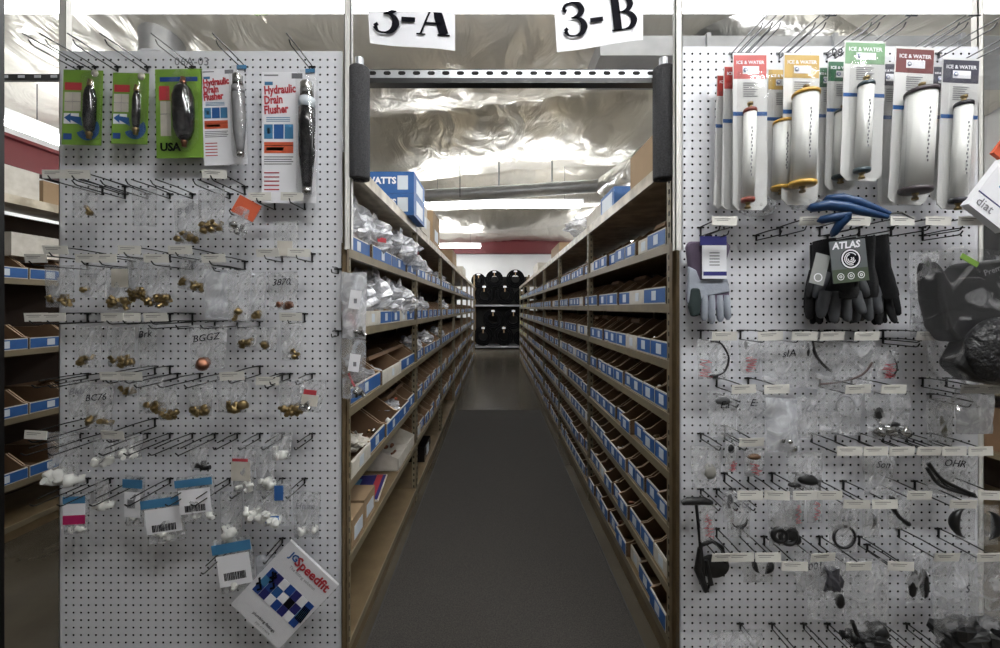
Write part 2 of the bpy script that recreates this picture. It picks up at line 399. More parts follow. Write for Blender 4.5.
for (px, sg) in ((361, -1), (661.5, 1)):
    X = P(px, 0, YH).x; z1 = P(0, 71.5, YH).z - 2.03; z0 = P(0, 181, YH).z - 2.03
    mb = MB().tube([(X, -.03, z0 + .03), (X, -.03, z1 + .035)], .014, GALV, 10); mb.obj('leg', t)
    fb = MB(); N = 20; ro, ri = .034, .016; V = []
    prof = [(ri, z0), (ro * .97, z0), (ro, z0 + .006), (ro * 1.01, (z0 + z1) / 2), (ro, z1 - .006), (ro * .96, z1), (ri, z1)]
    vs = [(X + r_ * math.cos(2 * math.pi * k / N), -.03 + r_ * math.sin(2 * math.pi * k / N), zz) for r_, zz in prof for k in range(N)]
    fs = [(i * N + k, i * N + (k + 1) % N, (i + 1) * N + (k + 1) % N, (i + 1) * N + k) for i in range(len(prof) - 1) for k in range(N)]
    fs += [((len(prof) - 1) * N + k, (len(prof) - 1) * N + (k + 1) % N, (k + 1) % N, k) for k in range(N)]
    fb.add(vs, fs, FOAM, True); fb.obj('foam_sleeve', t)
    br = MB().b2((min(X, X + sg * .05), -.02, z0 + .06), (max(X, X + sg * .05), .04, z0 + .09), GALV); br.obj('bracket', t)

# ---------------------------------------------------------------- paper aisle signs
def stroke(mb, pts, ws, m, y, clip=None, n=26):
    # variable width brush stroke through pts (Catmull-Rom)
    P_ = [pts[0]] + list(pts) + [pts[-1]]; out = []
    for i in range(len(pts) - 1):
        p0, p1, p2, p3 = [Vector(q) for q in P_[i:i + 4]]
        for k in range(8):
            u = k / 8
            out.append((.5 * ((2 * p1) + (p2 - p0) * u + (2 * p0 - 5 * p1 + 4 * p2 - p3) * u * u + (3 * p1 - p0 - 3 * p2 + p3) * u ** 3), ws[i] * (1 - u) + ws[i + 1] * u))
    out.append((Vector(pts[-1]), ws[-1]))
    vs = []
    for i, (p, w_) in enumerate(out):
        tn = (out[min(i + 1, len(out) - 1)][0] - out[max(i - 1, 0)][0]).normalized(); nn = Vector((-tn.y, tn.x))
        for sg in (1, -1):
            q = p + nn * w_ * sg / 2; vs.append((q.x, y, min(q.y, clip) if clip is not None else q.y))
    mb.add(vs, [(2 * i, 2 * i + 1, 2 * i + 3, 2 * i + 2) for i in range(len(out) - 1)], m)
def glyph(mb, ch, ox, hgt, y, clip):
    f = lambda pts: [(ox + a * hgt, b * hgt) for a, b in pts]
    S = lambda pts, ws: stroke(mb, f(pts), [q * hgt for q in ws], INK, y, clip)
    if ch == '3':
        S([(-.28, .80), (-.2, .93), (0, .98), (.18, .9), (.24, .74), (.16, .6), (0, .54), (-.08, .53)], [.10, .07, .06, .16, .2, .14, .06, .05])
        S([(-.06, .535), (.08, .52), (.22, .42), (.27, .25), (.18, .07), (0, .0), (-.2, .03), (-.3, .17)], [.05, .06, .15, .21, .15, .06, .06, .14])
        S([(-.29, .80), (-.2, .74)], [.1, .1]); S([(-.32, .17), (-.22, .24)], [.1, .1])
    elif ch == '-':
        S([(-.19, .40), (.19, .40)], [.13, .13])
    elif ch == 'A':
        S([(0, 1.0), (-.33, .03)], [.05, .06]); S([(.0, .98), (.15, .5), (.32, .03)], [.14, .25, .25]); S([(-.22, .33), (.2, .33)], [.06, .06])
        S([(-.45, .02), (-.2, .02)], [.045, .045]); S([(.14, .02), (.48, .02)], [.045, .045])
    elif ch == 'B':
        S([(-.2, 1.0), (-.2, 0)], [.24, .24]); S([(-.38, .98), (.0, .98), (.17, .92), (.24, .76), (.16, .6), (0, .54), (-.15, .54)], [.04, .05, .13, .19, .13, .05, .04])
        S([(-.15, .53), (.05, .53), (.22, .45), (.3, .27), (.2, .08), (0, .02), (-.38, .02)], [.04, .05, .14, .2, .14, .05, .04])
def sign(name, word, q, label, hgt, clip, tilt):
    c = sum((p for p in q), Vector()) / 4
    t = empty(name, c, label, 'sign', 'paper aisle signs', (0, tilt, 0)); I = Matrix.Rotation(-tilt, 3, 'Y')
    n = 10; vs = []
    for side in (0, .0012):
        for j in range(5):
            for i in range(n + 1):
                u, v_ = i / n, j / 4
                p = (q[0] * (1 - u) + q[1] * u) * (1 - v_) + (q[3] * (1 - u) + q[2] * u) * v_
                p = I @ (p - c); p.y += .004 * math.sin(u * 6) * v_ + side; vs.append(p)
    fs = []
    K = 5 * (n + 1)
    for j in range(4):
        for i in range(n):
            a_ = j * (n + 1) + i; fs.append((a_, a_ + n + 1, a_ + n + 2, a_ + 1)); fs.append((K + a_, K + a_ + 1, K + a_ + n + 2, K + a_ + n + 1))
    mb = MB(); mb.add(vs, fs, PAPER, True); mb.obj('sheet', t)
    lt = MB(); xs = {'A': (-.092, -.014, .075), 'B': (-.089, -.01, .085)}[word]
    base = -.022 if word == 'A' else -.043
    for ch, xx in zip('3-' + word, xs):
        g = MB(); glyph(g, ch, xx, hgt, -.006, None if clip is None else clip - base)
        lt.add([(x_, y_, z_ + base) for x_, y_, z_ in g.v], g.f, INK)
    lt.obj('lettering', t)
    st = MB()
    for p in (q[0], q[1]):
        l_ = I @ (p - c); u_ = I @ (Vector((p.x, p.y, 3.45)) - c)
        st.tube([l_ + Vector((.012 if l_.x < 0 else -.012, .003, -.004)), u_], .0012, WHITEP, 5)
    st.obj('string', t)
YS = 1.42
sign('hanging_sign', 'A', [P(368, 11, YS), P(455, 11, YS), P(455, 51, YS), P(370, 43, YS)], 'white paper sign reading 3-A, hanging above the left of the aisle', .128, .060, R(3.5))
sign('hanging_sign', 'B', [P(554, 4, YS), P(643, -9, YS), P(643, 40, YS), P(557, 52, YS)], 'white paper sign reading 3-B, hanging above the right of the aisle', .120, None, R(-7))

# ---------------------------------------------------------------- ducts, vent, ceiling hardware
def duct(pts, r, m, label, ribs=.09, name='round_duct', n=24):
    pts = [Vector(p) for p in pts]; t = MB(); L = sum((pts[i + 1] - pts[i]).length for i in range(len(pts) - 1))
    dense = []; rs = []
    for i in range(len(pts) - 1):
        k = max(2, int((pts[i + 1] - pts[i]).length / ribs * 2))
        for j in range(k):
            dense.append(pts[i].lerp(pts[i + 1], j / k)); rs.append(r * (1.0 if j % 2 else .975))
    dense.append(pts[-1]); rs.append(r)
    t.tube(dense, rs, m, n); return tag(t.obj(name), label, 'duct', 'ceiling ducts')
d1 = duct([P(425, 196, 5.9), P(520, 191, 5.9), P(606, 185, 5.9)], .095, GALV, 'long thin galvanised duct crossing above the far part of the aisle', .12)
st = MB()
for px in (499, 552): a_ = P(px, 186, 5.9); st.tube([a_, (a_.x, a_.y, 3.45)], .012, GALV, 6)
st.obj('strap', d1)
duct([P(606, 186, 5.9), P(640, 165, 4.8), P(690, 120, 4.1), P(760, 80, 3.6)], .16, FOILD, 'foil flexible duct curving up from the thin duct toward the right', .2)
duct([P(162, 60, 3.3), P(163, 5, 3.3)], .155, GALV, 'upright galvanised duct rising behind the left pegboard top', .5)
duct([P(700, 5, 3.1), P(790, 40, 3.1), P(880, 90, 3.1)], .24, FOILD, 'fat foil wrapped duct behind the top of the right pegboard', .3)
duct([P(548, 62, 3.5), P(562, 5, 3.4)], .17, GALV, 'upright galvanised duct above the round vent', .5)
c = P(549, 66, 3.5)
v_ = empty('round_vent', c, 'round white ceiling vent between the two paper aisle signs', 'vent')
for i, (ro, zz) in enumerate(((.30, 0), (.21, -.02), (.13, -.04))):
    mb = MB(); mb.lathe([(ro - .07, .07 + zz), (ro, .0 + zz), (ro + .01, .0 + zz + .012), (ro - .055, .085 + zz)], WHITEPL, 32)
    mb.obj('vent_ring', v_)
MB().lathe([(.26, .05), (.26, .08)], STEELD, 24).obj('throat', v_)
# rectangular sheet-metal duct right
mb = MB(); mb.b2((.75, 2.85, 3.05), (5.4, 3.3, 3.19), GALV)
for x in (1.5, 2.4, 3.3, 4.2): mb.b2((x, 2.83, 3.04), (x + .03, 3.32, 3.2), GALV)
tag(mb.obj('box_duct'), 'rectangular sheet metal duct above the right shelving', 'duct', 'ceiling ducts')
# slotted strut seen left of the board, hanging wire, scraps caught on the light
mb = MB(); a_ = P(-40, 74, 2.2); b_ = P(62, 80, 2.2)
mb.b2((a_.x, 2.2, b_.z), (b_.x + .2, 2.22, a_.z), BLACK)
for i in range(9):
    xx = a_.x + .05 + i * .09; mb.b2((xx, 2.198, b_.z + .012), (xx + .035, 2.2, b_.z + .026), GALV)
tag(mb.obj('slotted_strut'), 'dark slotted strut left of the left pegboard near its top', 'strut')
a_ = P(460, 197, 5.5)
tag(MB().tube([a_, (a_.x, a_.y, ceil_z(a_.x, a_.y) + .03)], .006, BLACK, 5).obj('hanging_wire'), 'thin dark wire hanging from the ceiling above the aisle', 'wire')
for (px, py, lab) in ((263, 14, 'green and cream paper scrap stuck to the light, above left pegboard'), (704, 8, 'green and cream paper scrap stuck to the light, above right pegboard')):
    mb = MB(); c = P(px, py, 2.45)
    for k in range(7):
        an = rnd.uniform(0, 6.28); l = rnd.uniform(.04, .085)
        p0 = Vector((rnd.uniform(-.02, .02), rnd.uniform(-.02, .02), rnd.uniform(-.02, .02)))
        d = Vector((math.cos(an), rnd.uniform(-.4, .4), math.sin(an) * .6)); e = Vector((-d.z, rnd.uniform(-.3, .3), d.x)) * .3
        vs = [p0, p0 + d * l * .6 + e * l * .6, p0 + d * l, p0 + d * l * .5 - e * l * .7]
        vs2 = [q + Vector((0, .003, 0)) for q in vs]
        mb.add(vs + vs2, [(0, 1, 2, 3), (7, 6, 5, 4), (0, 4, 5, 1), (1, 5, 6, 2), (2, 6, 7, 3), (3, 7, 4, 0)], mat('scrap_green', s(108, 120, 84), .7) if k % 2 else CARDW)
    mb.tube([(0, 0, 0), (0, .0, .16)], .002, WHITEP, 4)
    tag(mb.obj('paper_scrap', None, c), lab, 'scrap', 'scraps hanging from the long light')

# ---------------------------------------------------------------- bins
def bin_meshes(W, variant):
    """local x along the shelf, front toward -y, open scoop bin."""
    D = .40; hf = .062; hb = .112; th = .004; w2 = W / 2
    front_m = {'blue': CARDW, 'white': CARDW, 'kraft': KRAFTL}[variant if variant in ('blue', 'white', 'kraft') else 'blue']
    mb = MB(); mb.b2((-w2, 0, 0), (w2, D, th), KRAFT)
    mb.b2((-w2, D - th, 0), (w2, D, hb), KRAFT)
    for sx in (-1, 1):
        xa, xb = sorted((sx * w2, sx * (w2 - th)))
        prof = [(0, 0), (D, 0), (D, hb), (.20, hb), (.12, .136), (.03, hf + .008), (0, hf)]
        vs = [(xa, y, z) for y, z in prof] + [(xb, y, z) for y, z in prof]; n = len(prof)
        mb.add(vs, [tuple(range(n)), tuple(range(2 * n - 1, n - 1, -1))] + [(i, n + i, n + (i + 1) % n, (i + 1) % n) for i in range(n)], KRAFT)
        xm = (xa + xb) / 2; e = .0032
        ed = prof[2:]
        for p_, q_ in zip(ed, ed[1:]): mb.add([(xm - e, p_[0], p_[1]), (xm + e, p_[0], p_[1] + .0004), (xm + e, q_[0], q_[1] + .0012), (xm - e, q_[0], q_[1] + .0012)], [(0, 1, 2, 3)], KEDGE)
    mb.b2((-w2, -.002, 0), (w2, th, hf), front_m)
    body = mb.mesh('bin_body')
    fp = None
    if variant != 'kraft':
        fp = MB().b2((-w2 + .003, -.0035, .005), (w2 - .003, -.002, hf - .005), BLUE if variant == 'blue' else CARDW).mesh('front_print')
    lw = min(.05, W * .38)
    lb = MB().b2((-min(.026, W*.36), -.0045, .012), (min(.02, W*.26), -.0036, hf - .012), LABW).mesh('label')
    lb2 = MB().b2((-min(.02, W*.3), -.0045, .014), (min(.02, W*.3), -.0036, hf - .012), LABW).mesh('label')
    return body, fp, (lb, lb2)
_bm = {}
def make_bin(W, variant, loc, rz, label, group, lbk=0):
    k = (round(W, 3), variant)
    if k not in _bm: _bm[k] = bin_meshes(W - .004, variant)
    body, fp, lbs = _bm[k]
    t = ob('parts_bin', body, None, loc, (rnd.uniform(-.01, .01), 0, rz)); tag(t, label, 'bin', group)
    if fp:
        f_ = ob('front_print', fp, t)
        if lbk is not None: ob('label', lbs[lbk], f_)
    return t
bins = []       # (apparent size, args)
for k in range(NB):
    for li, z in enumerate(LV_R[:-1]):
        cnt = [8, 9, 10, 9, 9, 8, 6, 8][li] if k == 0 else [9, 10, 9, 10, 8, 9][(k + li) % 6]
        ws = [rnd.choice([.9, 1, 1, 1.15]) for _ in range(cnt)]; tot = sum(ws); span = BAY - .05; y = Y0 + k * BAY + .04
        for j, w_ in enumerate(ws):
            W = round(span * w_ / tot * 200) / 200
            W = span * w_ / tot; W = math.floor(W * 250) / 250
            variant = 'blue'
            if li == 7 and k == 0 and j == cnt - 1: variant = 'white'
            elif rnd.random() < .07: variant = 'white'
            yc = y + span * w_ / tot / 2; y += span * w_ / tot
            if k >= 5 and li >= 3 and rnd.random() < .6: variant = 'yellow'
            off = rnd.choice([0, 0, 0, .01, -.012])
            lab = '%s-fronted parts bin, right shelving, %s shelf up, %s bay, %s along' % (variant, ORD[li + 1], BAYW[k], ORD[j + 1])
            bins.append((1 / yc ** 2 * .6, 'R', k, li, W, variant, (XFR + .012 + off, yc, z + .001), R(-90), lab))
for k in range(NB):
    for li, z in enumerate(LV_L[:-1]):
        if li == 0 and k < 3: continue
        if k == 0 and li == 1: continue
        cnt = {(0, 5): 4, (0, 4): 6, (0, 3): 3, (0, 2): 5}.get((k, li), 7 if k < 3 else 8)
        ws = [rnd.choice([.9, 1, 1.1]) for _ in range(cnt)]; tot = sum(ws); span = BAY - .06; y = Y0 + k * BAY + .04
        for j, w_ in enumerate(ws):
            W = math.floor(span * w_ / tot * 250) / 250; yc = y + span * w_ / tot / 2; y += span * w_ / tot
            variant = 'blue'
            if (k, li, j) in ((0, 3, 1), (0, 2, 0)): variant = 'white'
            elif rnd.random() < .14: variant = 'white'
            lab = '%s-fronted parts bin, left shelving, %s shelf up, %s bay, %s along' % (variant, ORD[li + 1], BAYW[k], ORD[j + 1])
            off = rnd.choice([0, 0, .012, -.01])
            bins.append((1 / yc ** 2 * .5, 'L', k, li, W, variant, (XFL - .012 - off, yc, z + .001), R(90), lab))
for li, z in enumerate(LV_N[1:-1]):
    for j in range(5):
        yc = 1.80 + .11 + j * .22
        bins.append((1 / 1.8 ** 2, 'N', 0, li, .216, 'blue', (XN - .012, yc, z + .001), R(90), 'wide blue-fronted bin beyond left pegboard, %s shelf up, %s along' % (ORD[li + 2], ORD[j + 1])))
bins = [b_ for b_ in bins if not (b_[1] == 'N' and not (1.9 < b_[6][1] < 2.6))]
bins.sort(key=lambda q: -q[0])
YPR = mat('yellow_print', s(200, 194, 62), .6)
near_bins = []
for q in bins[:296]:
    v = q[5] if q[5] != 'yellow' else 'white'
    g = {'R': 'bins on the right shelving', 'L': 'bins on the left shelving', 'N': 'bins beyond the left pegboard'}[q[1]]
    t = make_bin(q[4], v, q[6], q[7], q[8], g, rnd.choice([0, 1, 1]))
    near_bins.append((q, t))
rest = MB()
for q in bins[296:]:
    W = q[4] - .004; body, fp, lbs = bin_meshes(W, 'blue' if q[5] == 'yellow' else q[5])
    M = Matrix.Translation(q[6]) @ Matrix.Rotation(q[7], 4, 'Z')
    for me in (body, fp, lbs[1]):
        if me is None: continue
        vv = [M @ p.co for p in me.vertices]
        for mi in range(len(me.materials)):
            mm = me.materials[mi]
            if q[5] == 'yellow' and me is fp: mm = YPR
            fs = [tuple(p.vertices) for p in me.polygons if p.material_index == mi]
            rest.add(vv, fs, mm)
    # contents hint
    dx = -.0
if rest.v:
    o = rest.obj('distant_parts_bins'); tag(o, 'many small parts bins on the shelving at the far end of the aisle', 'bins', kind='stuff')

# kraft dividers and loose fittings inside the near bins (countless small parts)
FIT = []
def fitting_mesh(kind, m):
    mb = MB()
    if kind == 0: mb.lathe([(.004, -.012), (.004, -.004), (.0075, -.004), (.0075, .003), (.005, .003), (.005, .012)], m, 8)
    elif kind == 1: mb.lathe([(.005, -.009), (.0085, -.009), (.0085, -.001), (.0055, 0), (.0055, .01)], m, 6)
    elif kind == 2:
        mb.tube([(-.012, 0, 0), (0, 0, 0), (.004, 0, .004), (.004, 0, .014)], .0048, m, 8)
    else: mb.lathe([(.006, -.008), (.0085, -.006), (.0085, .006), (.006, .008)], m, 10)
    return mb
FITM = {}
for nm, m in (('brass', BRASS), ('white', WHITEPL), ('steel', CHROME), ('black', BLACK), ('copper', COPPER)):
    FITM[nm] = [fitting_mesh(k, m).mesh(nm + '_fitting') for k in range(4)]
cnt_pile = 0
for q, t in near_bins:
    if q[1] == 'N': continue
    if q[6][1] > 3.2: continue
    r_ = rnd.random()
    if r_ < .35:
        mb = MB(); W = q[4] - .02
        for _ in range(10):
            k = rnd.randrange(4); sc = rnd.uniform(1, 1.7)
            M = Matrix.Translation((rnd.uniform(-W / 2 + .01, W / 2 - .01), rnd.uniform(.03, .2), rnd.uniform(.016, .05))) @ Matrix.Rotation(rnd.uniform(0, 6), 4, (rnd.random(), rnd.random(), rnd.random())) @ Matrix.Scale(sc, 4)
            me = FITM[rnd.choice(['copper', 'brass', 'steel', 'copper', 'white'])][k]
            mb.add([M @ p.co for p in me.vertices], [tuple(p.vertices) for p in me.polygons], me.materials[0], True)
        c_ = q[6]; o = mb.obj('loose_fittings', None, (c_[0], c_[1], c_[2] + .004), (0, 0, q[7]))
        o['kind'] = 'stuff'; tag(o, 'loose fittings in the bin, %s' % q[8].split('bin, ')[1], 'fittings', 'loose fittings heaped in bins')
    elif r_ < .7:
        mb = MB(); W = (q[4] - .03)
        M = Matrix.Rotation(rnd.uniform(-.5, -.25), 3, 'X')
        mb.box((0, .16, .055), (W, .20, .018), KRAFT, M)
        c_ = q[6]; o = mb.obj('kraft_packet', None, (c_[0], c_[1], c_[2] + .03), (0, 0, q[7]))
        tag(o, 'brown card packet in the bin, %s' % q[8].split('bin, ')[1], 'packet', 'card packets leaning in bins')

# ---------------------------------------------------------------- boxes and bags on the shelves
def carton(lo, hi, m, label, lab=None, group=None, top=None, name='carton'):
    c = [(a + b) / 2 for a, b in zip(lo, hi)]; d = [b - a for a, b in zip(lo, hi)]
    mb = MB(); mb.box((0, 0, d[2] / 2), d, m)
    mb.box((0, 0, d[2] + .0004), (d[0] * .06 if d[0] > d[1] else d[0], d[1] if d[0] > d[1] else d[1] * .06, .0008), KDARK if m in (KRAFT, KRAFTL) else CARDW)
    o = mb.obj(name, None, (c[0], c[1], lo[2])); tag(o, label, 'box', group)
    for f in (lab or []):   # label quads: ('f', x0,x1,z0,z1,mat) on -y face, ('s', y0,y1,z0,z1,mat,sgn) on the side
        lb = MB()
        if f[0] == 'f': lb.b2((f[1], -d[1] / 2 - .001, f[3]), (f[2], -d[1] / 2, f[4]), f[5])
        else:
            xs = sorted((f[6] * d[0] / 2, f[6] * (d[0] / 2 + .001))); lb.b2((xs[0], f[1], f[3]), (xs[1], f[2], f[4]), f[5])
        lb.obj('label', o)
    return o
ZT = LV_L[-1]
for i, z in enumerate((ZT, ZT + .125)):
    o = carton((-.80, 2.28, z), (-.462, 2.62, z + .123), BLUE, 'blue printed box on the left top shelf, %s of two' % ('lower' if i == 0 else 'upper'),
               [('f', .075, .135, .02, .10, LABW), ('s', -.10, .10, .02, .10, LABW, 1)], 'blue boxes on the left top shelf')
    text('WATTS', .052, PAPER, o, (-.02, -.172, .07), bold=.002)
carton((-.76, 2.72, ZT), (-.50, 2.95, ZT + .20), CARDW, 'cream box behind the blue boxes on left top shelf', [('s', -.08, .08, .04, .12, LABW, 1)])
carton((-.78, 3.02, ZT), (-.52, 3.2, ZT + .16), CARDW, 'smaller cream box on left top shelf, before the tall tan box')
carton((-.80, 3.35, ZT), (-.52, 3.75, ZT + .29), KRAFTL, 'tall tan box on the left top shelf', [('s', -.1, .1, .05, .15, LABW, 1)])
carton((-.80, 5.0, ZT), (-.53, 5.5, ZT + .2), KRAFTL, 'tan box far along the left top shelf')
carton((-.80, 6.6, ZT), (-.53, 7.2, ZT + .16), CARDW, 'white box farthest along the left top shelf')
ZTR = LV_R[-1]
carton((.66, 1.62, ZTR), (1.0, 1.95, ZTR + .20), KRAFTL, 'large brown box on right top shelf beside the foam sleeve', [('s', -.15, -.12, .0, .2, ORANGE, -1)])
carton((.64, 2.15, ZTR), (.98, 2.42, ZTR + .13), BLUE, 'blue box on the right top shelf', [('s', -.10, .10, .02, .11, LABW, -1)])
carton((.65, 2.46, ZTR), (1.0, 2.9, ZTR + .12), CARDW, 'flat white box behind the blue box on right top shelf')
carton((.66, 4.1, ZTR), (1.0, 4.7, ZTR + .15), KRAFTL, 'brown box midway along the right top shelf')
carton((.66, 6.2, ZTR), (1.0, 6.9, ZTR + .18), CARDW, 'white box far along the right top shelf')
# bottom-left bay
z1 = LV_L[1]
carton((-.70, 1.44, z1), (-.515, 1.57, z1 + .105), KRAFTL, 'small tan box nearest the upright, second left shelf up', [('s', -.04, .05, .02, .07, LABW, 1)])
carton((-.72, 1.59, z1), (-.52, 1.73, z1 + .105), KRAFTL, 'small tan box behind the nearest one, second left shelf up', [('s', -.04, .05, .02, .07, LABW, 1)])
bk = MB(); bk.box((0, 0, .004), (.21, .28, .008), CARDW).box((0, 0, .0085), (.20, .27, .001), NAVY).box((0.07, 0, .0092), (.03, .27, .0006), REDI).box((-.04, .03, .0092), (.06, .12, .0006), CYAN)
tag(bk.obj('catalogue', None, (-.645, 1.92, z1 + .001), (0, 0, .12)), 'dark blue catalogue lying flat, second left shelf up', 'book')
# big white scoop bin
def scoop(lo, W, D, hf, hb, rz, label):
    mb = MB(); th = .004; w2 = W / 2
    mb.b2((-w2, 0, 0), (w2, D, th), CARDW); mb.b2((-w2, -.0, 0), (w2, th, hf), CARDW); mb.b2((-w2, D - th, 0), (w2, D, hb), KRAFT)
    for sx in (-1, 1):
        xa, xb = sorted((sx * w2, sx * (w2 - th))); prof = [(0, 0), (D, 0), (D, hb), (D * .55, hb), (0, hf)]
        n = 5; vs = [(xa, y, z) for y, z in prof] + [(xb, y, z) for y, z in prof]
        mb.add(vs, [tuple(range(n)), tuple(range(2 * n - 1, n - 1, -1))] + [(i, n + i, n + (i + 1) % n, (i + 1) % n) for i in range(n)], CARDW)
    return tag(mb.obj('open_bin', None, lo, (0, 0, rz)), label, 'bin')
scoop((-.515, 2.34, z1), .42, .40, .065, .16, R(90), 'large open white card bin, second left shelf up')
for i in range(9):
    me = FITM['copper'][i % 4]
    o = ob('small_fitting', me, None, (-.60 - rnd.uniform(0, .09), 2.34 + rnd.uniform(-.15, .15), z1 + .014), (rnd.uniform(0, 3), rnd.uniform(0, 3), 0)); o.scale = (1.4,) * 3
    tag(o, 'copper fitting lying in the large open white bin', 'fitting', 'copper fittings in the open white bin')

def crumple(name, c, w_, h_, d_, m, label, seed=0, cat='bag', group=None, rz=0, n=18, rough=.28, flat_bottom=True):
    """a crumpled plastic bag: noisy closed sack, pinched and spiky at the top."""
    vs = []; rings = 14
    for j in range(rings + 1):
        v = j / rings
        prof = math.sin(math.pi * min(1, (v * .86 + .10))) ** .6 if v < .75 else (.62 - .25 * (v - .75) * 4 * .6)
        for i in range(n):
            a = 2 * math.pi * i / n; ca, sa = math.cos(a), math.sin(a)
            q = Vector((ca * 1.7 + seed * 5, sa * 1.7, v * 3 + seed))
            k = prof * (1 + rough * noise.noise(q * 1.3) * 1.6 + rough * .8 * noise.noise(q * 4))
            z = v * h_ * (1 + .22 * noise.noise(Vector((ca * 2 + seed, sa * 2, seed))) * (1 if v > .5 else 0))
            vs.append((ca * k * w_ / 2, sa * k * d_ / 2 * (1 if v < .8 else .45), z))
    fs = [(j * n + i, j * n + (i + 1) % n, (j + 1) * n + (i + 1) % n, (j + 1) * n + i) for j in range(rings) for i in range(n)] + [tuple(range(n))[::-1]]
    mb = MB(); mb.add(vs, fs, m, False)
    o = mb.obj(name, None, c, (0, 0, rz)); return tag(o, label, cat, group)
z5 = LV_L[5]; z4 = LV_L[4]; G = 'crumpled clear bags on the left shelves'
bag_spots = [
    ((-.60, 1.50, z5 + .02), .15, .20, .16, 'upper bagged shelf, nearest the upright'), ((-.60, 1.66, z5 + .02), .17, .22, .18, 'upper bagged shelf, second from the upright'),
    ((-.59, 1.85, z5 + .03), .20, .20, .20, 'upper bagged shelf, third from the upright'), ((-.60, 2.06, z5 + .03), .22, .17, .22, 'upper bagged shelf, fourth from the upright'),
    ((-.56, 2.30, z5 + .04), .26, .20, .24, 'upper bagged shelf, spilling over at the second upright'), ((-.56, 2.50, z5 + .02), .20, .16, .22, 'upper bagged shelf, beside the second upright'),
    ((-.60, 1.68, z4 + .03), .17, .19, .19, 'lower bagged shelf, nearest the hanging bags'), ((-.60, 1.86, z4 + .03), .19, .22, .20, 'lower bagged shelf, second from the near upright'),
    ((-.59, 2.06, z4 + .03), .20, .20, .20, 'lower bagged shelf, third from the near upright'), ((-.58, 2.26, z4 + .03), .21, .20, .21, 'lower bagged shelf, fourth from the near upright'), ((-.58, 2.45, z4 + .03), .18, .16, .20, 'lower bagged shelf, fifth from the near upright'),
    ((-.60, 1.52, ZT), .13, .14, .15, 'top shelf behind the left foam sleeve')]
for i, (c, a_, b_, d, lab) in enumerate(bag_spots):
    o = crumple('plastic_bag', c, a_, b_, d, BAGM, 'crumpled clear plastic bag on left shelving, ' + lab, i * 3.7, group=G, rz=rnd.uniform(0, 3))
    if i not in (11,):
        for _ in range(3):
            f = ob('fitting', FITM[rnd.choice(['white', 'copper', 'white'])][rnd.randrange(4)], o, (rnd.uniform(-.04, .04), rnd.uniform(-.04, .04), rnd.uniform(.03, .07)), (rnd.uniform(0, 3), rnd.uniform(0, 3), 0)); f.scale = (2,) * 3
    if i in (2, 4, 7):
        MB().box((0, 0, 0), (.05, .002, .02), REDI).obj('red_print', o, (0, -d * .48, .07))
for i, (y, z, k) in enumerate(((2.75, 1, 5), (2.95, 1, 5), (3.2, 1, 5), (2.8, 1, 4), (3.1, 1, 4), (2.8, 1, 3), (4.1, 1, 5), (4.4, 1, 4), (3.3, 1, 3), (4.0, 1, 3))):
    crumple('plastic_bag', (-.60, y, LV_L[k] + .03), .17, .13, .17, BAGM, 'small crumpled bag in a bin on left shelving, %s shelf up, %s bag along' % (ORD[k + 1], ['nearest', 'second', 'third', 'fourth'][sum(1 for q in ((2.75, 5), (2.95, 5), (3.2, 5), (2.8, 4), (3.1, 4), (2.8, 3), (4.1, 5), (4.4, 4), (3.3, 3), (4.0, 3)) if q[1] == k and q[0] < y)]), 50 + i * 2.3, group=G)
crumple('plastic_bag', (.68, 2.98, ZTR + .01), .30, .16, .3, BAGM, 'crumpled clear bag on the right top shelf behind the white box', 91)
crumple('plastic_bag', (-.60, 1.82, LV_L[3] + .02), .16, .07, .12, BAGM, 'clear bag of parts in the white bin, fourth left shelf up', 71)
# packets in the open kraft bins
o = crumple('parts_pouch', (-.59, 1.62, LV_L[2] + .03), .12, .075, .10, CARDW, 'black and white pouch in a bin, third left shelf up', 13)
o = crumple('parts_pouch', (-.58, 2.18, LV_L[2] + .04), .12, .07, .12, BAGM, 'clear pouch with an orange tag in a bin, third left shelf up', 17)
MB().box((0, 0, 0), (.012, .012, .008), ORANGE).obj('orange_tag', o, (.04, 0, .075))
# black case on the second bay's low shelf
mb = MB().b2((-.09, -.14, 0), (.09, .14, .11), BLACKG).b2((.09, -.05, .02), (.091, .05, .09), LABW)
tag(mb.obj('black_case', None, (-.62, 3.15, LV_L[0] + .16 - .155)), 'black case with a white label on the lowest left shelf', 'case')

# ---------------------------------------------------------------- peg hooks
HOOKS = {'L': [], 'R': []}
_hm = {}
def hook_mesh(Lu, Ll, gap, tbar, wire):
    k = (round(Lu, 3), round(Ll, 3), gap, tbar, wire.name)
    if k in _hm: return _hm[k]
    mb = MB(); r = .0019
    mb.box((0, -.002, 0), (.022, .003, .005), wire); mb.box((0, -.003, -gap / 2), (.004, .004, gap), wire)
    if Lu: mb.tube([(0, -.002, .002), (0, -Lu * .5, .004), (0, -Lu, .002)], r, wire, 6)
    if tbar: mb.tube([(-.016, -Lu, .002), (.016, -Lu, .002)], .0024, wire, 6)
    mb.tube([(0, -.002, -gap), (0, -Ll * .9, -gap - .001), (0, -Ll * .95, -gap + .001), (0, -Ll, -gap + .010)], r, wire, 6)
    _hm[k] = mb.mesh('peg_hook'); return _hm[k]
_tag = {}
def tag_mesh(i):
    if i in _tag: return _tag[i]
    mb = MB().box((0, 0, 0), (.072, .0016, .026), TAGM)
    mb.box((-.006, -.001, .006), (.045, .0004, .0018), TAGT); mb.box((-.012 + .003 * i, -.001, .001), (.033, .0004, .0014), TAGT)
    _tag[i] = mb.mesh('price_tag'); return _tag[i]
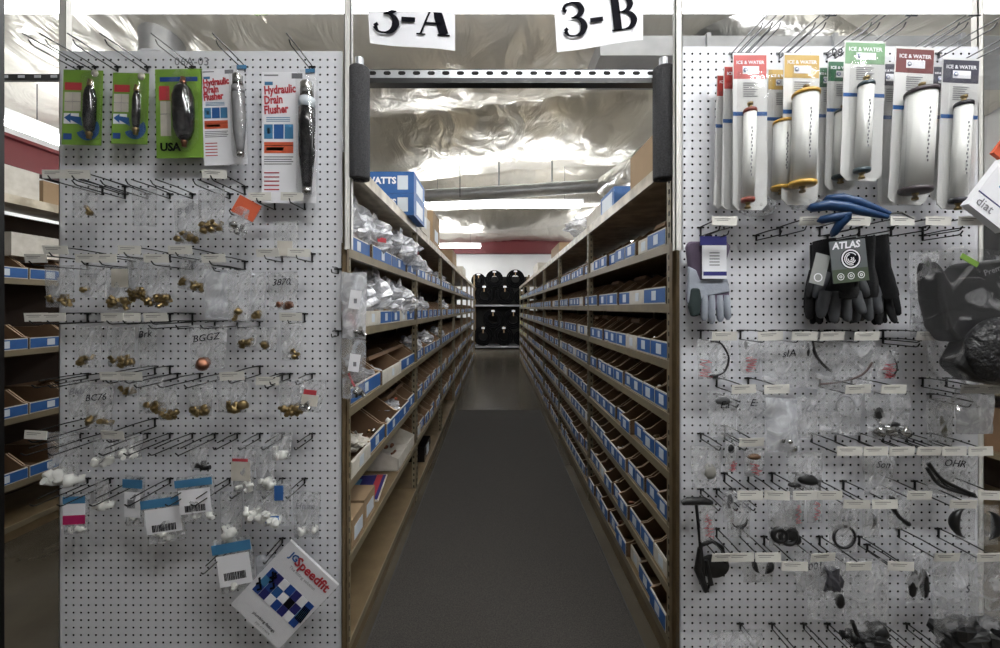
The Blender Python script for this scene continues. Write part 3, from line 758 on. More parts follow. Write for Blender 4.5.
def hook(bd, bx, by, row, Lu=.15, Ll=.17, gap=.016, price=False, tbar=False, wire=None):
    if price: gap = .028
    B = BOARDS[bd]; p = P(bx, by, B['Y'])
    x = B['ox'] + round((p.x - B['ox']) / PITCH) * PITCH; z = B['oz'] + round((p.z - B['oz']) / PITCH) * PITCH
    for h in HOOKS[bd]:
        if abs(h['x'] - x) < .01 and abs(h['z'] - z) < .01: x += PITCH * (1 if bd == 'R' else -1)
    o = ob('peg_hook', hook_mesh(Lu, Ll, gap, tbar, wire or WIREB), None, (x, B['Y'] - .0005, z), (0, 0, rnd.uniform(-.03, .03)))
    if price:
        ob('price_tag', tag_mesh(rnd.randrange(3)), o, (0, -Lu - .002, -.008), (rnd.uniform(-.05, .2), rnd.uniform(-.04, .04), rnd.uniform(-.05, .05)))
    HOOKS[bd].append(dict(x=x, z=z, o=o, row=row, gap=gap, L=Ll, price=price, wire=wire))
    return o
# left: top row
for x in (84.5, 98, 122, 147, 190.5, 242, 311.5): hook('L', x, 69, 1, .165, .150, .016)
kk = lambda Lu: 1.36 / (1.36 - Lu)
def from_tag(bd, tx, ty, row, Lu, Ll, **k):
    D = BOARDS[bd]['Y']; f = D / (D - Lu); hook(bd, CX + (tx - CX) / f, CY + (ty - 4 - CY) / f, row, Lu, Ll, **k)
LTAGS = {2: [(58, 177), (83, 177), (218, 176)], 3: [(261, 202), (291, 202)],
         4: [(36, 256), (58, 255), (85, 256), (107, 256), (131, 253), (156, 257), (182, 254), (212, 257), (266, 256), (296, 253)],
         5: [(34, 317), (57, 317), (111, 322), (133, 321), (158, 319), (294, 321)],
         6: [(111, 376), (134, 377), (235, 378), (269, 379)], 7: [(42, 437), (113, 436)]}
for r_, L_ in LTAGS.items():
    for (tx, ty) in L_:
        ln = .15 if tx < 240 else .09
        from_tag('L', tx, ty, r_, ln, ln + .02, price=True)
for r_, y, xs in ((2, 197, (126, 148, 171, 194, 234)), (3, 218, (252,)), (4, 266, (240,)), (5, 323, (193, 216, 238, 262)), (6, 376, (92, 105, 180, 202, 225, 290, 316)),
                  (7, 430, (83, 105, 150, 172, 195, 218, 240, 262, 285, 309)), (8, 475, (88, 112, 142, 173, 205, 232, 256, 285, 308)), (9, 538, (239, 285))):
    for x in xs: hook('L', x, y, r_, .15 if x < 240 else .10, .17 if x < 240 else .12)
# right
for x in (750, 742, 735, 790, 778, 823, 838, 862, 903, 915, 936, 962): hook('R', x, 56 + (x % 3), 1, .165, .15, .016, tbar=x in (790, 862, 915), wire=WIREG)
RTAGS = {2: [(728, 221), (817, 220), (859, 221), (902, 223), (934, 219), (973, 220)],
         3: [(728, 340), (772, 337), (801, 338), (828, 338), (865, 338), (925, 341)],
         4: [(744, 391), (781, 392), (856, 394), (891, 394), (972, 394), (999, 394)],
         5: [(754, 445), (846, 450), (873, 450), (899, 455), (931, 448), (956, 449), (981, 449)],
         6: [(755, 495), (781, 499), (806, 499), (833, 499), (860, 501), (887, 501), (923, 500), (962, 501), (990, 500)],
         7: [(724, 562), (746, 562), (770, 561), (795, 564), (823, 561), (857, 565), (901, 563), (945, 562), (990, 561)]}
for r_, L_ in RTAGS.items():
    for (tx, ty) in L_: from_tag('R', tx, ty, r_, .135, .115, price=True)
for r_, y, xs in ((2, 238, (705, 755, 830, 918)), (3, 341, (882,)), (4, 390, (716, 930)), (5, 437, (700, 724, 890)), (6, 489, (704, 716, 730)), (7, 546, (868,)), (8, 627, (738, 772, 802, 824, 886, 908, 950))):
    for x in xs: hook('R', x, y, r_, .12, .115)
for bd, nm in (('L', 'left'), ('R', 'right')):
    rows = sorted({h['row'] for h in HOOKS[bd]})
    for r_ in rows:
        hs = sorted([h for h in HOOKS[bd] if h['row'] == r_], key=lambda h: h['x'])
        for i, h in enumerate(hs):
            cc = 'grey' if h['wire'] is WIREG else 'black'
            tag(h['o'], '%s wire peg hook%s, %s pegboard, %s row down, %s from the left' % (cc, ' with price tag' if h['price'] else '', nm, ORD[r_], ORD[i + 1] if i + 1 < len(ORD) else 'last'), 'peg hook', 'peg hooks on the %s pegboard' % nm)

# ---------------------------------------------------------------- hanging bags
def pillow(w_, h_, t_, m, seed, full=.5):
    nx_, nz_ = 8, 11; vs = []
    for sd in (-1, 1):
        for j in range(nz_ + 1):
            v = j / nz_
            for i in range(nx_ + 1):
                u = i / nx_; e = math.sin(math.pi * u) ** .6 * (math.sin(math.pi * min(1, v * .5 / full)) ** .5 if v < full else max(.08, math.cos((v - full) / (1 - full) * math.pi / 2)))
                if j in (0, nz_) or i in (0, nx_): e = .03
                q = Vector((u * 3 + seed * 3.1, v * 4, sd + seed))
                y = sd * t_ / 2 * e + .35 * t_ * noise.noise(q) * (1 if 0 < i < nx_ else .4)
                x = (u - .5) * w_ * (1 + .06 * noise.noise(Vector((v * 4, seed, 0)))) * (.9 + .1 * math.sin(math.pi * min(1, 1.3 - v)))
                vs.append((x, y, -h_ + v * h_ + .03 * h_ * noise.noise(q * .7)))
    N = (nx_ + 1) * (nz_ + 1); fs = []
    for j in range(nz_):
        for i in range(nx_):
            a = j * (nx_ + 1) + i; fs.append((a, a + 1, a + nx_ + 2, a + nx_ + 1)); fs.append((N + a, N + a + nx_ + 1, N + a + nx_ + 2, N + a + 1))
    mb = MB(); mb.add(vs, fs, m, True); return mb
_bc = [0]
def bag(bd, x0, y0, x1, y1, label, kind='brass', n=4, out=.09, m=None, words=None, wcol=None, header=None, fill=None, t=.016, rot=0, sc=1.0, snap=True, name='parts_bag', extra=None):
    _bc[0] += 1; sd = _bc[0]
    B = BOARDS[bd]; Y = B['Y'] - out - .012 * (sd % 3) + .012; a = P(x0, y0, Y); b = P(x1, y1, Y); w_ = b.x - a.x; h_ = a.z - b.z; c = Vector(((a.x + b.x) / 2, Y, a.z))
    if snap:
        best = None
        for h in HOOKS[bd]:
            dx, dz = abs(h['x'] - c.x), abs(h['z'] - h['gap'] - c.z)
            if dx < max(.028, w_ * .45) and dz < .05:
                s_ = dx + dz * .6
                if best is None or s_ < best[0]: best = (s_, h)
        if best:
            h = best[1]; c.z = h['z'] - h['gap'] + .006
            if abs(h['x'] - c.x) < .02: c.x = h['x']
            c.y = max(c.y, B['Y'] - h['L'] * .85)
    root = empty(name, c, label, 'bag', 'bagged parts on the %s pegboard' % ('left' if bd == 'L' else 'right'), (0, rot, rnd.uniform(-.12, .12)))
    pillow(w_, h_, t, m or BAG, sd).obj('pouch', root)
    for i in range(n):
        fk = kind; me = FITM[fk][rnd.randrange(4)] if fk in FITM else None
        if me is None: break
        f = ob('%s_fitting' % fk, me, root, (rnd.uniform(-.34, .34) * w_, rnd.uniform(-.2, .2) * t, -h_ + .010 + rnd.uniform(.0, .16) * h_), (rnd.uniform(0, 3), rnd.uniform(0, 3), rnd.uniform(0, 3)))
        q = 1.25 * sc; f.scale = (q, q, q)
    if header:
        MB().box((0, -t * .3, -h_ * header[1]), (w_ * .96, .0015, h_ * header[2]), header[0]).obj('header_card', root)
    if fill:   # printed insert
        for (mm, u0, u1, v0, v1) in fill:
            MB().b2((w_ * (u0 - .5), -t * .5 - .001, -h_ * v1), (w_ * (u1 - .5), -t * .5, -h_ * v0), mm).obj('insert', root)
    if words:
        text(words, min(w_ * 1.5 / max(2, len(words)), .03), wcol or INK, root, (0, -t * .62 - .002, -h_ * .28), (R(90), rnd.uniform(-.25, .1), 0), name='handwriting', shear=.3)
    if extra: extra(root, w_, h_, t)
    return root
def barcode(root, w_, h_, t, v=.6):
    mb = MB(); x = -w_ * .28
    while x < w_ * .28:
        d = rnd.choice([.0012, .002, .003]); mb.b2((x, -t * .5 - .0022, -h_ * (v + .14)), (x + d, -t * .5 - .0012, -h_ * v), INK); x += d + rnd.choice([.0015, .0025])
    mb.obj('barcode', root)
BL = lambda *a, **k: bag('L', *a, **k)
BL(73, 197, 97, 230, 'nearly empty thin bag, left pegboard second row, at the left edge', n=2, m=BAGT)
BL(130, 203, 156, 241, 'empty milky bag hanging alone, left pegboard second row', n=0, m=BAGT, words='-- ---', wcol=INKF)
BL(174, 199, 201, 244, 'brass fitting bag left of its twin, left pegboard second row', n=5, words='B 87', wcol=INKF)
BL(199, 202, 227, 247, 'brass fitting bag just left of the orange tagged bag', n=8)
o = BL(238, 205, 262, 242, 'small bag with a bright orange tag, left pegboard', kind='steel', n=4, rot=R(28), header=(ORANGE, .25, .5))
BL(274, 221, 298, 258, 'clear bag with a paper slip, right part of left pegboard', n=0, m=BAGT, fill=[(CARDW, .2, .8, .55, .95)])
BL(48, 268, 78, 310, 'brass bag poking past the left edge, left pegboard third tag row', n=6)
BL(80, 268, 106, 300, 'thin bag with faint print beside the leftmost brass bag', n=1, words='----', wcol=INKF)
BL(106, 266, 132, 310, 'bulging brass bag, first of three in a clump', n=11, sc=1.1, fill=[(CARDW, .3, .95, .08, .5)])
BL(126, 266, 150, 309, 'bulging brass bag, middle of three in a clump', n=11, sc=1.1)
BL(144, 266, 170, 308, 'bulging brass bag, last of three in a clump', n=11, sc=1.1)
BL(178, 272, 208, 306, 'brass bag tilted, right of the three bag clump', n=8, rot=R(14), words='3MC', wcol=INKF)
BL(202, 270, 232, 318, 'crumpled milky bubble bag near the middle of left pegboard', n=0, m=BAGM, t=.03)
BL(228, 270, 250, 322, 'tall clear bag right of the bubble bag', n=2)
BL(246, 272, 266, 321, 'narrow clear bag left of the bag marked 3870', n=2)
BL(267, 272, 299, 310, 'clear bag marked 3870 with small fittings', kind='copper', n=5, words='3870', sc=.9)
BL(74, 326, 104, 368, 'clear bag with three brass rings, left pegboard fourth row', n=3)
BL(106, 327, 136, 367, 'clear bag with a cluster of brass valves', n=9, words=None)
BL(132, 328, 152, 374, 'clear bag slanting with handwriting, beside the valve bag', n=0, m=BAGT, words='Brk')
BL(190, 325, 226, 368, 'clear bag marked BGGZ with one copper fitting', kind='copper', n=1, sc=1.8, words='BGGZ')
BL(233, 327, 254, 349, 'little bag of grey brass nuts, left of the smallest bag', n=5)
BL(261, 327, 278, 350, 'smallest bag with one brass nut, left pegboard', n=2)
BL(283, 327, 304, 366, 'clear bag with brass nuts under the last price tag', n=3)
BL(66, 384, 86, 420, 'flat clear bag at the left edge, left pegboard fifth row', n=0, words='Bkb', wcol=INKF)
BL(84, 384, 114, 430, 'clear bag marked BC76 with one brass fitting', n=2, words='BC76', sc=1.4)
BL(116, 385, 134, 403, 'tiny bag of brass bits right of the bag marked BC76', n=4)
BL(133, 386, 158, 423, 'bag of dark brass elbows, left pegboard fifth row', n=8)
BL(157, 386, 177, 420, 'bag packed with brass nuts beside the elbows', n=10)
BL(187, 386, 212, 420, 'bag of neatly packed brass nuts, middle of fifth row', n=12)
BL(216, 384, 248, 420, 'bag of long brass stems under a price tag', n=6, sc=1.4)
BL(279, 386, 304, 420, 'bag of brass stems, right side of left pegboard', n=6, sc=1.3)
BL(302, 380, 326, 412, 'bag with a red printed slip, right edge of left pegboard', kind='steel', n=3, fill=[(REDI, .2, .7, .3, .45), (CARDW, .15, .8, .45, .8)], rot=R(8))
BL(52, 432, 84, 486, 'big bag of white elbows past the left edge', kind='white', n=4, sc=2)
BL(92, 438, 112, 466, 'small bag of white rings, left pegboard sixth row', kind='white', n=3, sc=1.3)
BL(112, 440, 142, 464, 'wide short bag with three white tees', kind='white', n=5, sc=1.1)
BL(184, 434, 202, 460, 'small bag with one dark plug, sixth row', kind='black', n=2, sc=1.2)
BL(227, 434, 252, 480, 'bag with a red printed line and white parts', kind='white', n=3, fill=[(REDI, .1, .75, .27, .33), (CARDW, .05, .85, .34, .75)], sc=1.2)
BL(250, 436, 272, 480, 'bag with a white washer next to the red printed bag', kind='white', n=4, sc=1.3)
BL(271, 432, 292, 460, 'small bag of white caps, right part of sixth row', kind='white', n=4, sc=1.4)
BL(64, 486, 89, 527, 'bag with blue top and magenta label, lower left', kind='white', n=3, fill=[(CYAN, .1, .9, .05, .22), (PAPER, .1, .9, .22, .5), (MAGENTA, .1, .9, .5, .72)])
BL(94, 480, 110, 510, 'small clear bag with a white cap, lower left', kind='white', n=1, sc=1.8)
BL(124, 476, 146, 526, 'bag with blue header and grey code label', kind='white', n=1, fill=[(CYAN, 0, 1, .05, .22), (PAPER, .1, .9, .3, .8), (INKF, .25, .65, .45, .62)])
BL(143, 480, 182, 529, 'wide bag with blue header and barcode, left of its twin', kind='white', n=4, fill=[(CYAN, 0, 1, .08, .25), (PAPER, .08, .92, .28, .78)], extra=barcode, rot=R(-6))
BL(177, 476, 212, 522, 'wide bag with blue header and barcode, right of its twin', kind='white', n=4, fill=[(CYAN, 0, 1, .04, .20), (PAPER, .08, .92, .26, .78)], extra=barcode, rot=R(-5))
BL(220, 478, 243, 531, 'clear bag with one large white elbow', kind='white', n=2, sc=2.2)
BL(244, 480, 266, 522, 'bag full of white fittings left of the blue striped bag', kind='white', n=8, sc=1.4)
BL(263, 480, 291, 526, 'bag of white fittings with two blue stripes', kind='white', n=5, sc=1.6, fill=[(BLUE, .45, .75, .1, .42), (BLUE, .15, .6, .75, .9)])
BL(292, 480, 321, 526, 'flat clear bag with handwriting at right of seventh row', kind='white', n=3, words='Hubn', wcol=INKF, sc=1.2)
BL(213, 538, 250, 592, 'large bag with blue header and barcode, alone below the rows', kind='white', n=3, fill=[(CYAN, 0, 1, .06, .24), (PAPER, .08, .92, .28, .85)], extra=barcode, rot=R(-8))
BL(256, 555, 275, 592, 'crumpled bag peeking from behind the tilted white card', n=0, m=BAGM, snap=False, out=.05)

Yh = 1.315
for i, (y0, y1, lab) in enumerate(((272, 338, 'upper of two long clear bags hanging beside the left upright'), (336, 398, 'lower of two long clear bags hanging beside the left upright'))):
    a = P(341, y0, Yh); b = P(367 - i, y1, Yh); w_ = b.x - a.x; h_ = a.z - b.z
    t = empty('parts_bag', ((a.x + b.x) / 2, Yh, a.z), lab, 'bag', 'long bags beside the left upright')
    pillow(w_, h_, .03, BAGM if i == 0 else BAG, 40 + i).obj('pouch', t)
    MB().box((w_ * .12, -.02, -h_ * .42), (w_ * .42, .001, h_ * .28), PAPER, Matrix.Rotation(R(8), 3, 'Y')).box((w_ * .14, -.021, -h_ * .44), (w_ * .12, .001, h_ * .07), INKF).obj('label', t)
    MB().tube([(-w_ * .2, 0, -h_ * .6), (-w_ * .05, 0, -h_ * .75), (w_ * .1, 0, -h_ * .85)], .004, REDI, 8).obj('red_handle', t)
    for k in range(3): f = ob('steel_fitting', FITM['steel'][k], t, (w_ * (.1 + .1 * k), 0, -h_ * .9), (k, k * 2, 0)); f.scale = (1.5,) * 3
    hk = ob('peg_hook', hook_mesh(.05, .06, .016, False, WIREB), None, ((a.x + b.x) / 2, YL - .001, a.z + .014)); tag(hk, 'short black wire hook holding the %s bag beside the left upright' % ('upper', 'lower')[i], 'peg hook', 'hooks beside the left upright')
    hk.location.x = P(341, 0, YL).x - .008

# tilted SpeedFit card
Yc = YL - .10; pts = [P(290, 541, Yc), P(338, 586, Yc), P(283, 652, Yc), P(232, 606, Yc)]
c = pts[0] + Vector((0, 0, 0)); ux = (pts[1] - pts[0]); ang = math.atan2(-ux.z, ux.x)
W_ = (pts[1] - pts[0]).length; H_ = (pts[3] - pts[0]).length
t = empty('product_bag', pts[0], 'white printed bag reading Speedfit, tilted at the bottom of left pegboard', 'bag', None, (0, ang, 0))
pl = MB(); pl.b2((0, .001, -H_), (W_, .010, 0), PAPER); pl.obj('pouch', t)
text('Speedfit', .042, REDI, t, (W_ * .60, -.001, -.03), bold=.0012)
text('JG', .03, BLUE, t, (W_ * .22, -.001, -.028), bold=.001)
text('The fitting solution', .014, INKF, t, (W_ * .52, -.001, -.058))
pr = MB()
cols = [BLUED, BLUE, NAVY, CYAN, PAPER, INK]
for i in range(7):
    for j in range(3):
        x0 = W_ * (.08 + i * .125); z0 = -H_ * (.36 + j * .115)
        mm = cols[(i * 2 + j * 3 + (i * j) % 2) % 6]; pr.b2((x0, -.0006, z0 - H_ * .11), (x0 + W_ * .12, .001, z0), mm)
for k in range(5): pr.tube([(W_ * (.84 + .025 * k), -.002, -H_ * .42), (W_ * (.86 + .025 * k), -.002, -H_ * .6)], .0022, INK, 5)
for k in range(6):
    x = W_ * rnd.uniform(.0, .25); z = -H_ * rnd.uniform(.36, .6); pr.tube([(x, -.002, z), (x + .012, -.002, z - .01), (x + .006, -.002, z - .02)], .0035, INK, 5)
pr.obj('print', t)
text('plumbing fittings', .014, INK, t, (W_ * .55, -.001, -H_ * .88)); text('pipe and more', .010, INKF, t, (W_ * .6, -.001, -H_ * .94))
MB().b2((-.001, .0, -H_), (W_ + .003, .0135, .003), BLIST).obj('film', t)

# ---------------------------------------------------------------- blister cards, left top row
def card_obj(t, w_, h_, m, lip=0):
    MB().b2((-w_ / 2, 0, -h_), (w_ / 2, .0015, 0), m).obj('card', t)
def printed(t, w_, h_, items, name='print'):
    mb = MB()
    for (mm, u0, u1, v0, v1) in items: mb.b2((w_ * (u0 - .5), -.0006, -h_ * v1), (w_ * (u1 - .5), 0, -h_ * v0), mm)
    return mb.obj(name, t)
def torpedo(t, prof, m, x, z, r_sc=1, ends=BRASS, name='bladder'):
    L = prof[-1][1] - prof[0][1]
    o = MB().lathe(prof, m, 24).obj(name, t, (x, -.022, z))
    rr = .009
    for sg, zz in ((1, prof[-1][1]), (-1, prof[0][1])):
        MB().lathe([(rr * .7, 0), (rr, .002), (rr, .010), (rr * .75, .012), (rr * .75, .022)], ends, 10, Matrix.Scale(sg, 4, (0, 0, 1))).obj('coupling', o, (0, 0, zz - sg * .002))
    return o
GB = 'drain flusher packs on the left pegboard'
Yb = YL - .05
for i, (x0, y0, x1, y1, lab, rr, hh, bx) in enumerate(((63.5, 70, 103, 145, 'leftmost lime green blister pack with a black drain bladder', .0165, .15, .86), (113, 73, 149, 144, 'middle lime green blister pack with a slim black drain bladder', .011, .12, .84))):
    a = P(x0, y0, Yb); b = P(x1, y1, Yb); w_ = b.x - a.x; h_ = a.z - b.z
    t = empty('blister_pack', ((a.x + b.x) / 2, Yb, a.z), lab, 'blister pack', GB, (0, R(1.5), 0)); card_obj(t, w_, h_, GREEN)
    printed(t, w_, h_, [(REDI, .05, .48, .17, .27), (CARDW, .05, .46, .3, .55), (INKF, .25, .26, .3, .55), (INKF, .05, .46, .42, .43), (PAPER, .04, .42, .58, .72), (BLUED, .04, .25, .85, .93)])
    ar = MB(); cx_, cz_ = w_ * .16, -h_ * .78; R1, R2 = w_ * .30, w_ * .12
    V = []
    n = 16
    for k in range(n + 1):
        an = R(200 + 200 * k / n); V.append((cx_ + R1 * math.cos(an), -.0009, cz_ + R1 * math.sin(an))); V.append((cx_ + R2 * math.cos(an), -.0009, cz_ + R2 * math.sin(an)))
    ar.add(V, [(2 * k, 2 * k + 2, 2 * k + 3, 2 * k + 1) for k in range(n)], BLUE)
    ar.add([(-w_ * .45, -.0009, -h_ * .64), (-w_ * .28, -.0009, -h_ * .58), (-w_ * .28, -.0009, -h_ * .615), (-w_ * .02, -.0009, -h_ * .63), (w_ * .02, -.0009, -h_ * .75), (-w_ * .28, -.0009, -h_ * .67), (-w_ * .28, -.0009, -h_ * .71)], [(0, 6, 5, 4, 3, 2, 1)], BLUE)
    ar.obj('arrow_print', t)
    r_ = rr
    torpedo(t, [(r_ * .35, -hh / 2), (r_ * .8, -hh * .42), (r_, -hh * .2), (r_, hh * .25), (r_ * .75, hh * .42), (r_ * .4, hh / 2)], BLACKG, (bx - .5) * w_, -h_ * .56)
    MB().lathe([(w_ * .16, -h_ * .42), (w_ * .2, -h_ * .38), (w_ * .2, h_ * .36), (w_ * .16, h_ * .41)], BLIST, 16, None, .9).obj('blister', t, ((bx - .5) * w_ + w_ * .05, -.024, -h_ * .52))
    MB().lathe([(.012, 0), (.012, .002)], CARDW, 12, Matrix.Rotation(R(90), 4, 'X')).obj('hang_tab', t, (w_ * .3, 0, -.01))
a = P(155, 69, Yb); b = P(202, 158, Yb); w_ = b.x - a.x; h_ = a.z - b.z
t = empty('blister_pack', ((a.x + b.x) / 2, Yb, a.z), 'largest lime green blister pack with a fat black bladder, marked USA', 'blister pack', GB, (0, R(-1), 0)); card_obj(t, w_, h_, GREEN)
printed(t, w_, h_, [(BLUED, .1, .9, .09, .14), (REDI, .08, .3, .19, .35), (CARDW, .1, .32, .36, .75), (INKF, .1, .32, .5, .51)])
text('USA', .036, INK, t, (-w_ * .2, -.0012, -h_ * .88), bold=.0015)
r_, hh = .031, .185
torpedo(t, [(r_ * .3, -hh / 2), (r_ * .6, -hh * .45), (r_ * .9, -hh * .3), (r_, 0), (r_ * .97, hh * .25), (r_ * .75, hh * .4), (r_ * .3, hh / 2)], BLACKG, w_ * .2, -h_ * .52, ends=COPPER)
MB().lathe([(.02, -.13), (.044, -.09), (.046, .07), (.02, .12)], BLIST, 20, None, .8).obj('blister', t, (w_ * .2, -.024, -h_ * .5))
for (x0, y0, x1, y1, lab, dark, wd) in ((201, 69, 244, 165, 'white drain flusher card with a grey flusher, left of its larger twin', False, 249), (262, 72, 316, 203, 'large white drain flusher card with a long black flusher', True, 316)):
    a = P(x0, y0, Yb); b = P(x1, y1, Yb); w_ = b.x - a.x; h_ = a.z - b.z; u = .70 if dark else .78
    t = empty('blister_pack', ((a.x + b.x) / 2, Yb, a.z), lab, 'blister pack', GB, (0, R(-2 if not dark else 0), 0)); card_obj(t, w_, h_, PAPER)
    fs = w_ * (.185 if dark else .19)
    for k, wd_ in enumerate(('Hydraulic', 'Drain', 'Flusher')):
        text(wd_, fs, REDI, t, (-w_ * .46, -.0012, -h_ * (.145 + k * .075)), (R(90), R(-4), 0), align='LEFT', bold=.0012, name='title').scale = (.82, 1.15, 1)
    pr = [(CYAN, .04, .2, .40, .51), (BLUE, .22, .4, .40, .51), (CYAN, .42, .58, .40, .51), (PAPER, .1, .15, .43, .47), (ORANGE, .04, .58, .535, .62), (INK, .04, .58, .56, .565), (CARDW, .08, .4, .575, .6),
          (INKF, .04, .3, .02, .03), (CYAN, .05, .2, .075, .1), (INKF, .55, .75, .01, .05)]
    for k in range(4): pr.append((INKF, .04, .58 - .03 * (k % 2), .645 + k * .018, .652 + k * .018))
    for k in range(5): pr.append((REDI, .04, .32 + .09 * ((k * 3) % 3), .765 + k * .032, .774 + k * .032))
    for k in range(3): pr.append((CYAN, .08, .52, .345 + k * .014, .35 + k * .014))
    printed(t, w_, h_, pr)
    r_ = w_ * (.145 if dark else .135); cxx = w_ * (u - .5 + .12) + .014 if dark else w_ * .30 + .022; hh = h_ * .80; body = BLACKG if dark else GREY
    o = MB().lathe([(r_ * .55, -hh * .5), (r_ * .62, -hh * .44), (r_ * .95, -hh * .2), (r_, hh * .1), (r_, hh * .24)], body, 20).obj('flusher', t, (cxx, -.025, -h_ * .5))
    MB().lathe([(r_ * .98, hh * .24), (r_ * .98, hh * .33)], LABW if dark else GREY, 20).obj('collar', o)
    MB().lathe([(r_ * .8, hh * .33), (r_ * .8, hh * .47), (r_ * .6, hh * .49)], CHROME, 20).obj('coupling', o)
    MB().lathe([(r_ * .55, -hh * .56), (r_ * .6, -hh * .5)], CHROME, 16).obj('nozzle', o)
    MB().lathe([(r_ * 1.05, -hh * .57), (r_ * 1.25, -hh * .5), (r_ * 1.3, hh * .5), (r_ * 1.1, hh * .56)], BLIST, 16, None, .9).obj('blister', t, (cxx, -.026, -h_ * .5))
    MB().box((cxx - .0, -.003, .002), (.03, .004, .012), CYAN).obj('hang_tab', t)

# ---------------------------------------------------------------- filter cards, right top row
GF = 'water filter packs on the right pegboard'
HC = {'red': mat('hdr_red', s(178, 60, 54), .45), 'gold': mat('hdr_gold', s(186, 152, 74), .45), 'green': mat('hdr_green', s(118, 158, 118), .45), 'dgreen': mat('hdr_dgreen', s(40, 92, 62), .45),
      'maroon': mat('hdr_maroon', s(112, 62, 62), .45), 'slate': mat('hdr_slate', s(66, 66, 78), .45)}
CAPS = {'red': mat('cap_rust', s(130, 62, 50), .4), 'gold': mat('cap_gold', s(202, 160, 74), .35), 'green': mat('cap_slate', s(60, 74, 80), .4), 'dgreen': mat('cap_slate2', s(50, 64, 66), .4), 'maroon': mat('cap_dark', s(66, 58, 62), .4), 'slate': mat('cap_black', s(40, 38, 44), .4)}
FCARD = mat('filter_card', s(212, 212, 210), .4)
def filter_card(x0, y0, x1, y1, out, col, label, cyl, tilt=0, hdr=True, word='ICE & WATER'):
    Y = YR - out; a = P(x0, y0, Y); b = P(x1, y1, Y); w_ = b.x - a.x; h_ = a.z - b.z
    t = empty('filter_pack', ((a.x + b.x) / 2, Y, a.z), label, 'filter pack', GF, (0, tilt, 0))
    ch = w_ * .16; prof = [(-w_/2, -h_ + ch), (-w_/2 + ch, -h_), (w_/2 - ch, -h_), (w_/2, -h_ + ch), (w_/2, 0), (-w_/2, 0)]
    n = 6; vs = [(x, 0, z) for x, z in prof] + [(x, .0018, z) for x, z in prof]
    MB().add(vs, [tuple(range(n)), tuple(range(2 * n - 1, n - 1, -1))] + [(i, n + i, n + (i + 1) % n, (i + 1) % n) for i in range(n)], FCARD).obj('card', t)
    hh = .165
    printed(t, w_, h_, [(HC[col], 0.02, .98, .015, hh)], 'header_card')
    it = [(PAPER, .28, .76, .085, .135), (CYAN if col != 'gold' else INK, .32, .37, .095, .125)]
    it += [(INKF, .30, .72 - .05 * (k % 3), .19 + k * .014, .194 + k * .014) for k in range(7)]
    mb = MB()
    for (mm, u0, u1, v0, v1) in it: mb.b2((w_ * (u0 - .5), -.0012, -h_ * v1), (w_ * (u1 - .5), -.0006, -h_ * v0), mm)
    mb.lathe([(.006, 0), (.006, .0004)], BLUED, 14, Matrix.Translation((-w_ * .14, -.0013, -h_ * .11)) @ Matrix.Rotation(R(90), 4, 'X')); mb.lathe([(.0042, 0), (.0042, .0004)], PAPER, 12, Matrix.Translation((-w_ * .14, -.0018, -h_ * .11)) @ Matrix.Rotation(R(90), 4, 'X'))
    mb.b2((-w_ / 2, -.0008, -h_ * .40), (w_ / 2, 0, -h_ * .375), BLUE); mb.obj('print', t)
    if hdr: text(word, w_ * .135, PAPER, t, (0, -.001, -h_ * .062), bold=.0003, name='title')
    if cyl:
        r_, f0, f1 = cyl; L = h_ * (f1 - f0); zc = -h_ * (f0 + f1) / 2
        o = MB().lathe([(r_, -L * .44), (r_, L * .44)], WHITEPL, 26).obj('filter_cylinder', t, (w_ * .04 - .020, -r_ - .004, zc), (0, R(1.5) - tilt * .3, 0))
        for sg in (-1, 1):
            M = Matrix.Scale(sg, 4, (0, 0, 1))
            MB().lathe([(r_ * 1.09, L * .43), (r_ * 1.1, L * .455), (r_ * 1.0, L * .47), (r_ * .5, L * .475)], CAPS[col], 26, M).obj('end_cap', o)
            MB().lathe([(.008, L * .47), (.008, L * .485), (.0055, L * .49), (.0055, L * .51), (.008, L * .515), (.008, L * .535)], BRASS, 10, M).obj('fitting', o)
        pm = MB()
        for k in range(14):
            an = R(-104); dx = r_ * math.cos(an) + .002 * (k % 2); pm.b2((dx - .0012, -r_ * .985 - .0012, L * (.26 - k * .036) - .004), (dx + .0014, -r_ * .97, L * (.26 - k * .036) + .002), INKF)
        pm.obj('print', o)
    pk = pillow(w_ * 1.06, h_ * .86, .02, BLIST, x0 * .37, .5); pk.obj('film', t, (0, -.004 - (2 * cyl[0] if cyl else .01) * .55, -h_ * .14 ))
    return t
filter_card(717, 74, 745, 209, .05, 'red', 'red topped filter card, rearmost of three', None, R(1.5))
filter_card(724, 65, 756, 210, .075, 'red', 'red topped filter card, middle of three', None, R(1))
filter_card(733, 53, 767, 210, .105, 'red', 'red topped filter card, front of three, with slim white filter', (.0165, .36, .98), R(0))
filter_card(768, 68, 797, 200, .05, 'gold', 'gold topped filter card behind the front gold one', (.026, .42, .96), R(1))
filter_card(784, 53, 820, 205, .10, 'gold', 'gold topped filter card in front, with fat white filter', (.031, .28, .92), R(1))
filter_card(818, 66, 838, 195, .045, 'dgreen', 'dark green topped filter card, rearmost of the greens', None, R(1))
filter_card(828, 60, 858, 190, .07, 'dgreen', 'dark green topped filter card behind the pale green one', (.02, .4, .95), R(1.5))
filter_card(845, 41, 886, 181, .125, 'green', 'pale green topped filter card in front, with slim white filter', (.018, .31, .98), R(2))
filter_card(880, 62, 902, 205, .05, 'slate', 'dark topped filter card peeking out left of the maroon one', None, R(1))
filter_card(896, 47, 935, 205, .115, 'maroon', 'maroon topped filter card in front, with the fattest filter', (.0335, .30, .97), R(3))
filter_card(933, 65, 952, 200, .06, 'slate', 'black topped filter card behind the front black one', None, R(1))
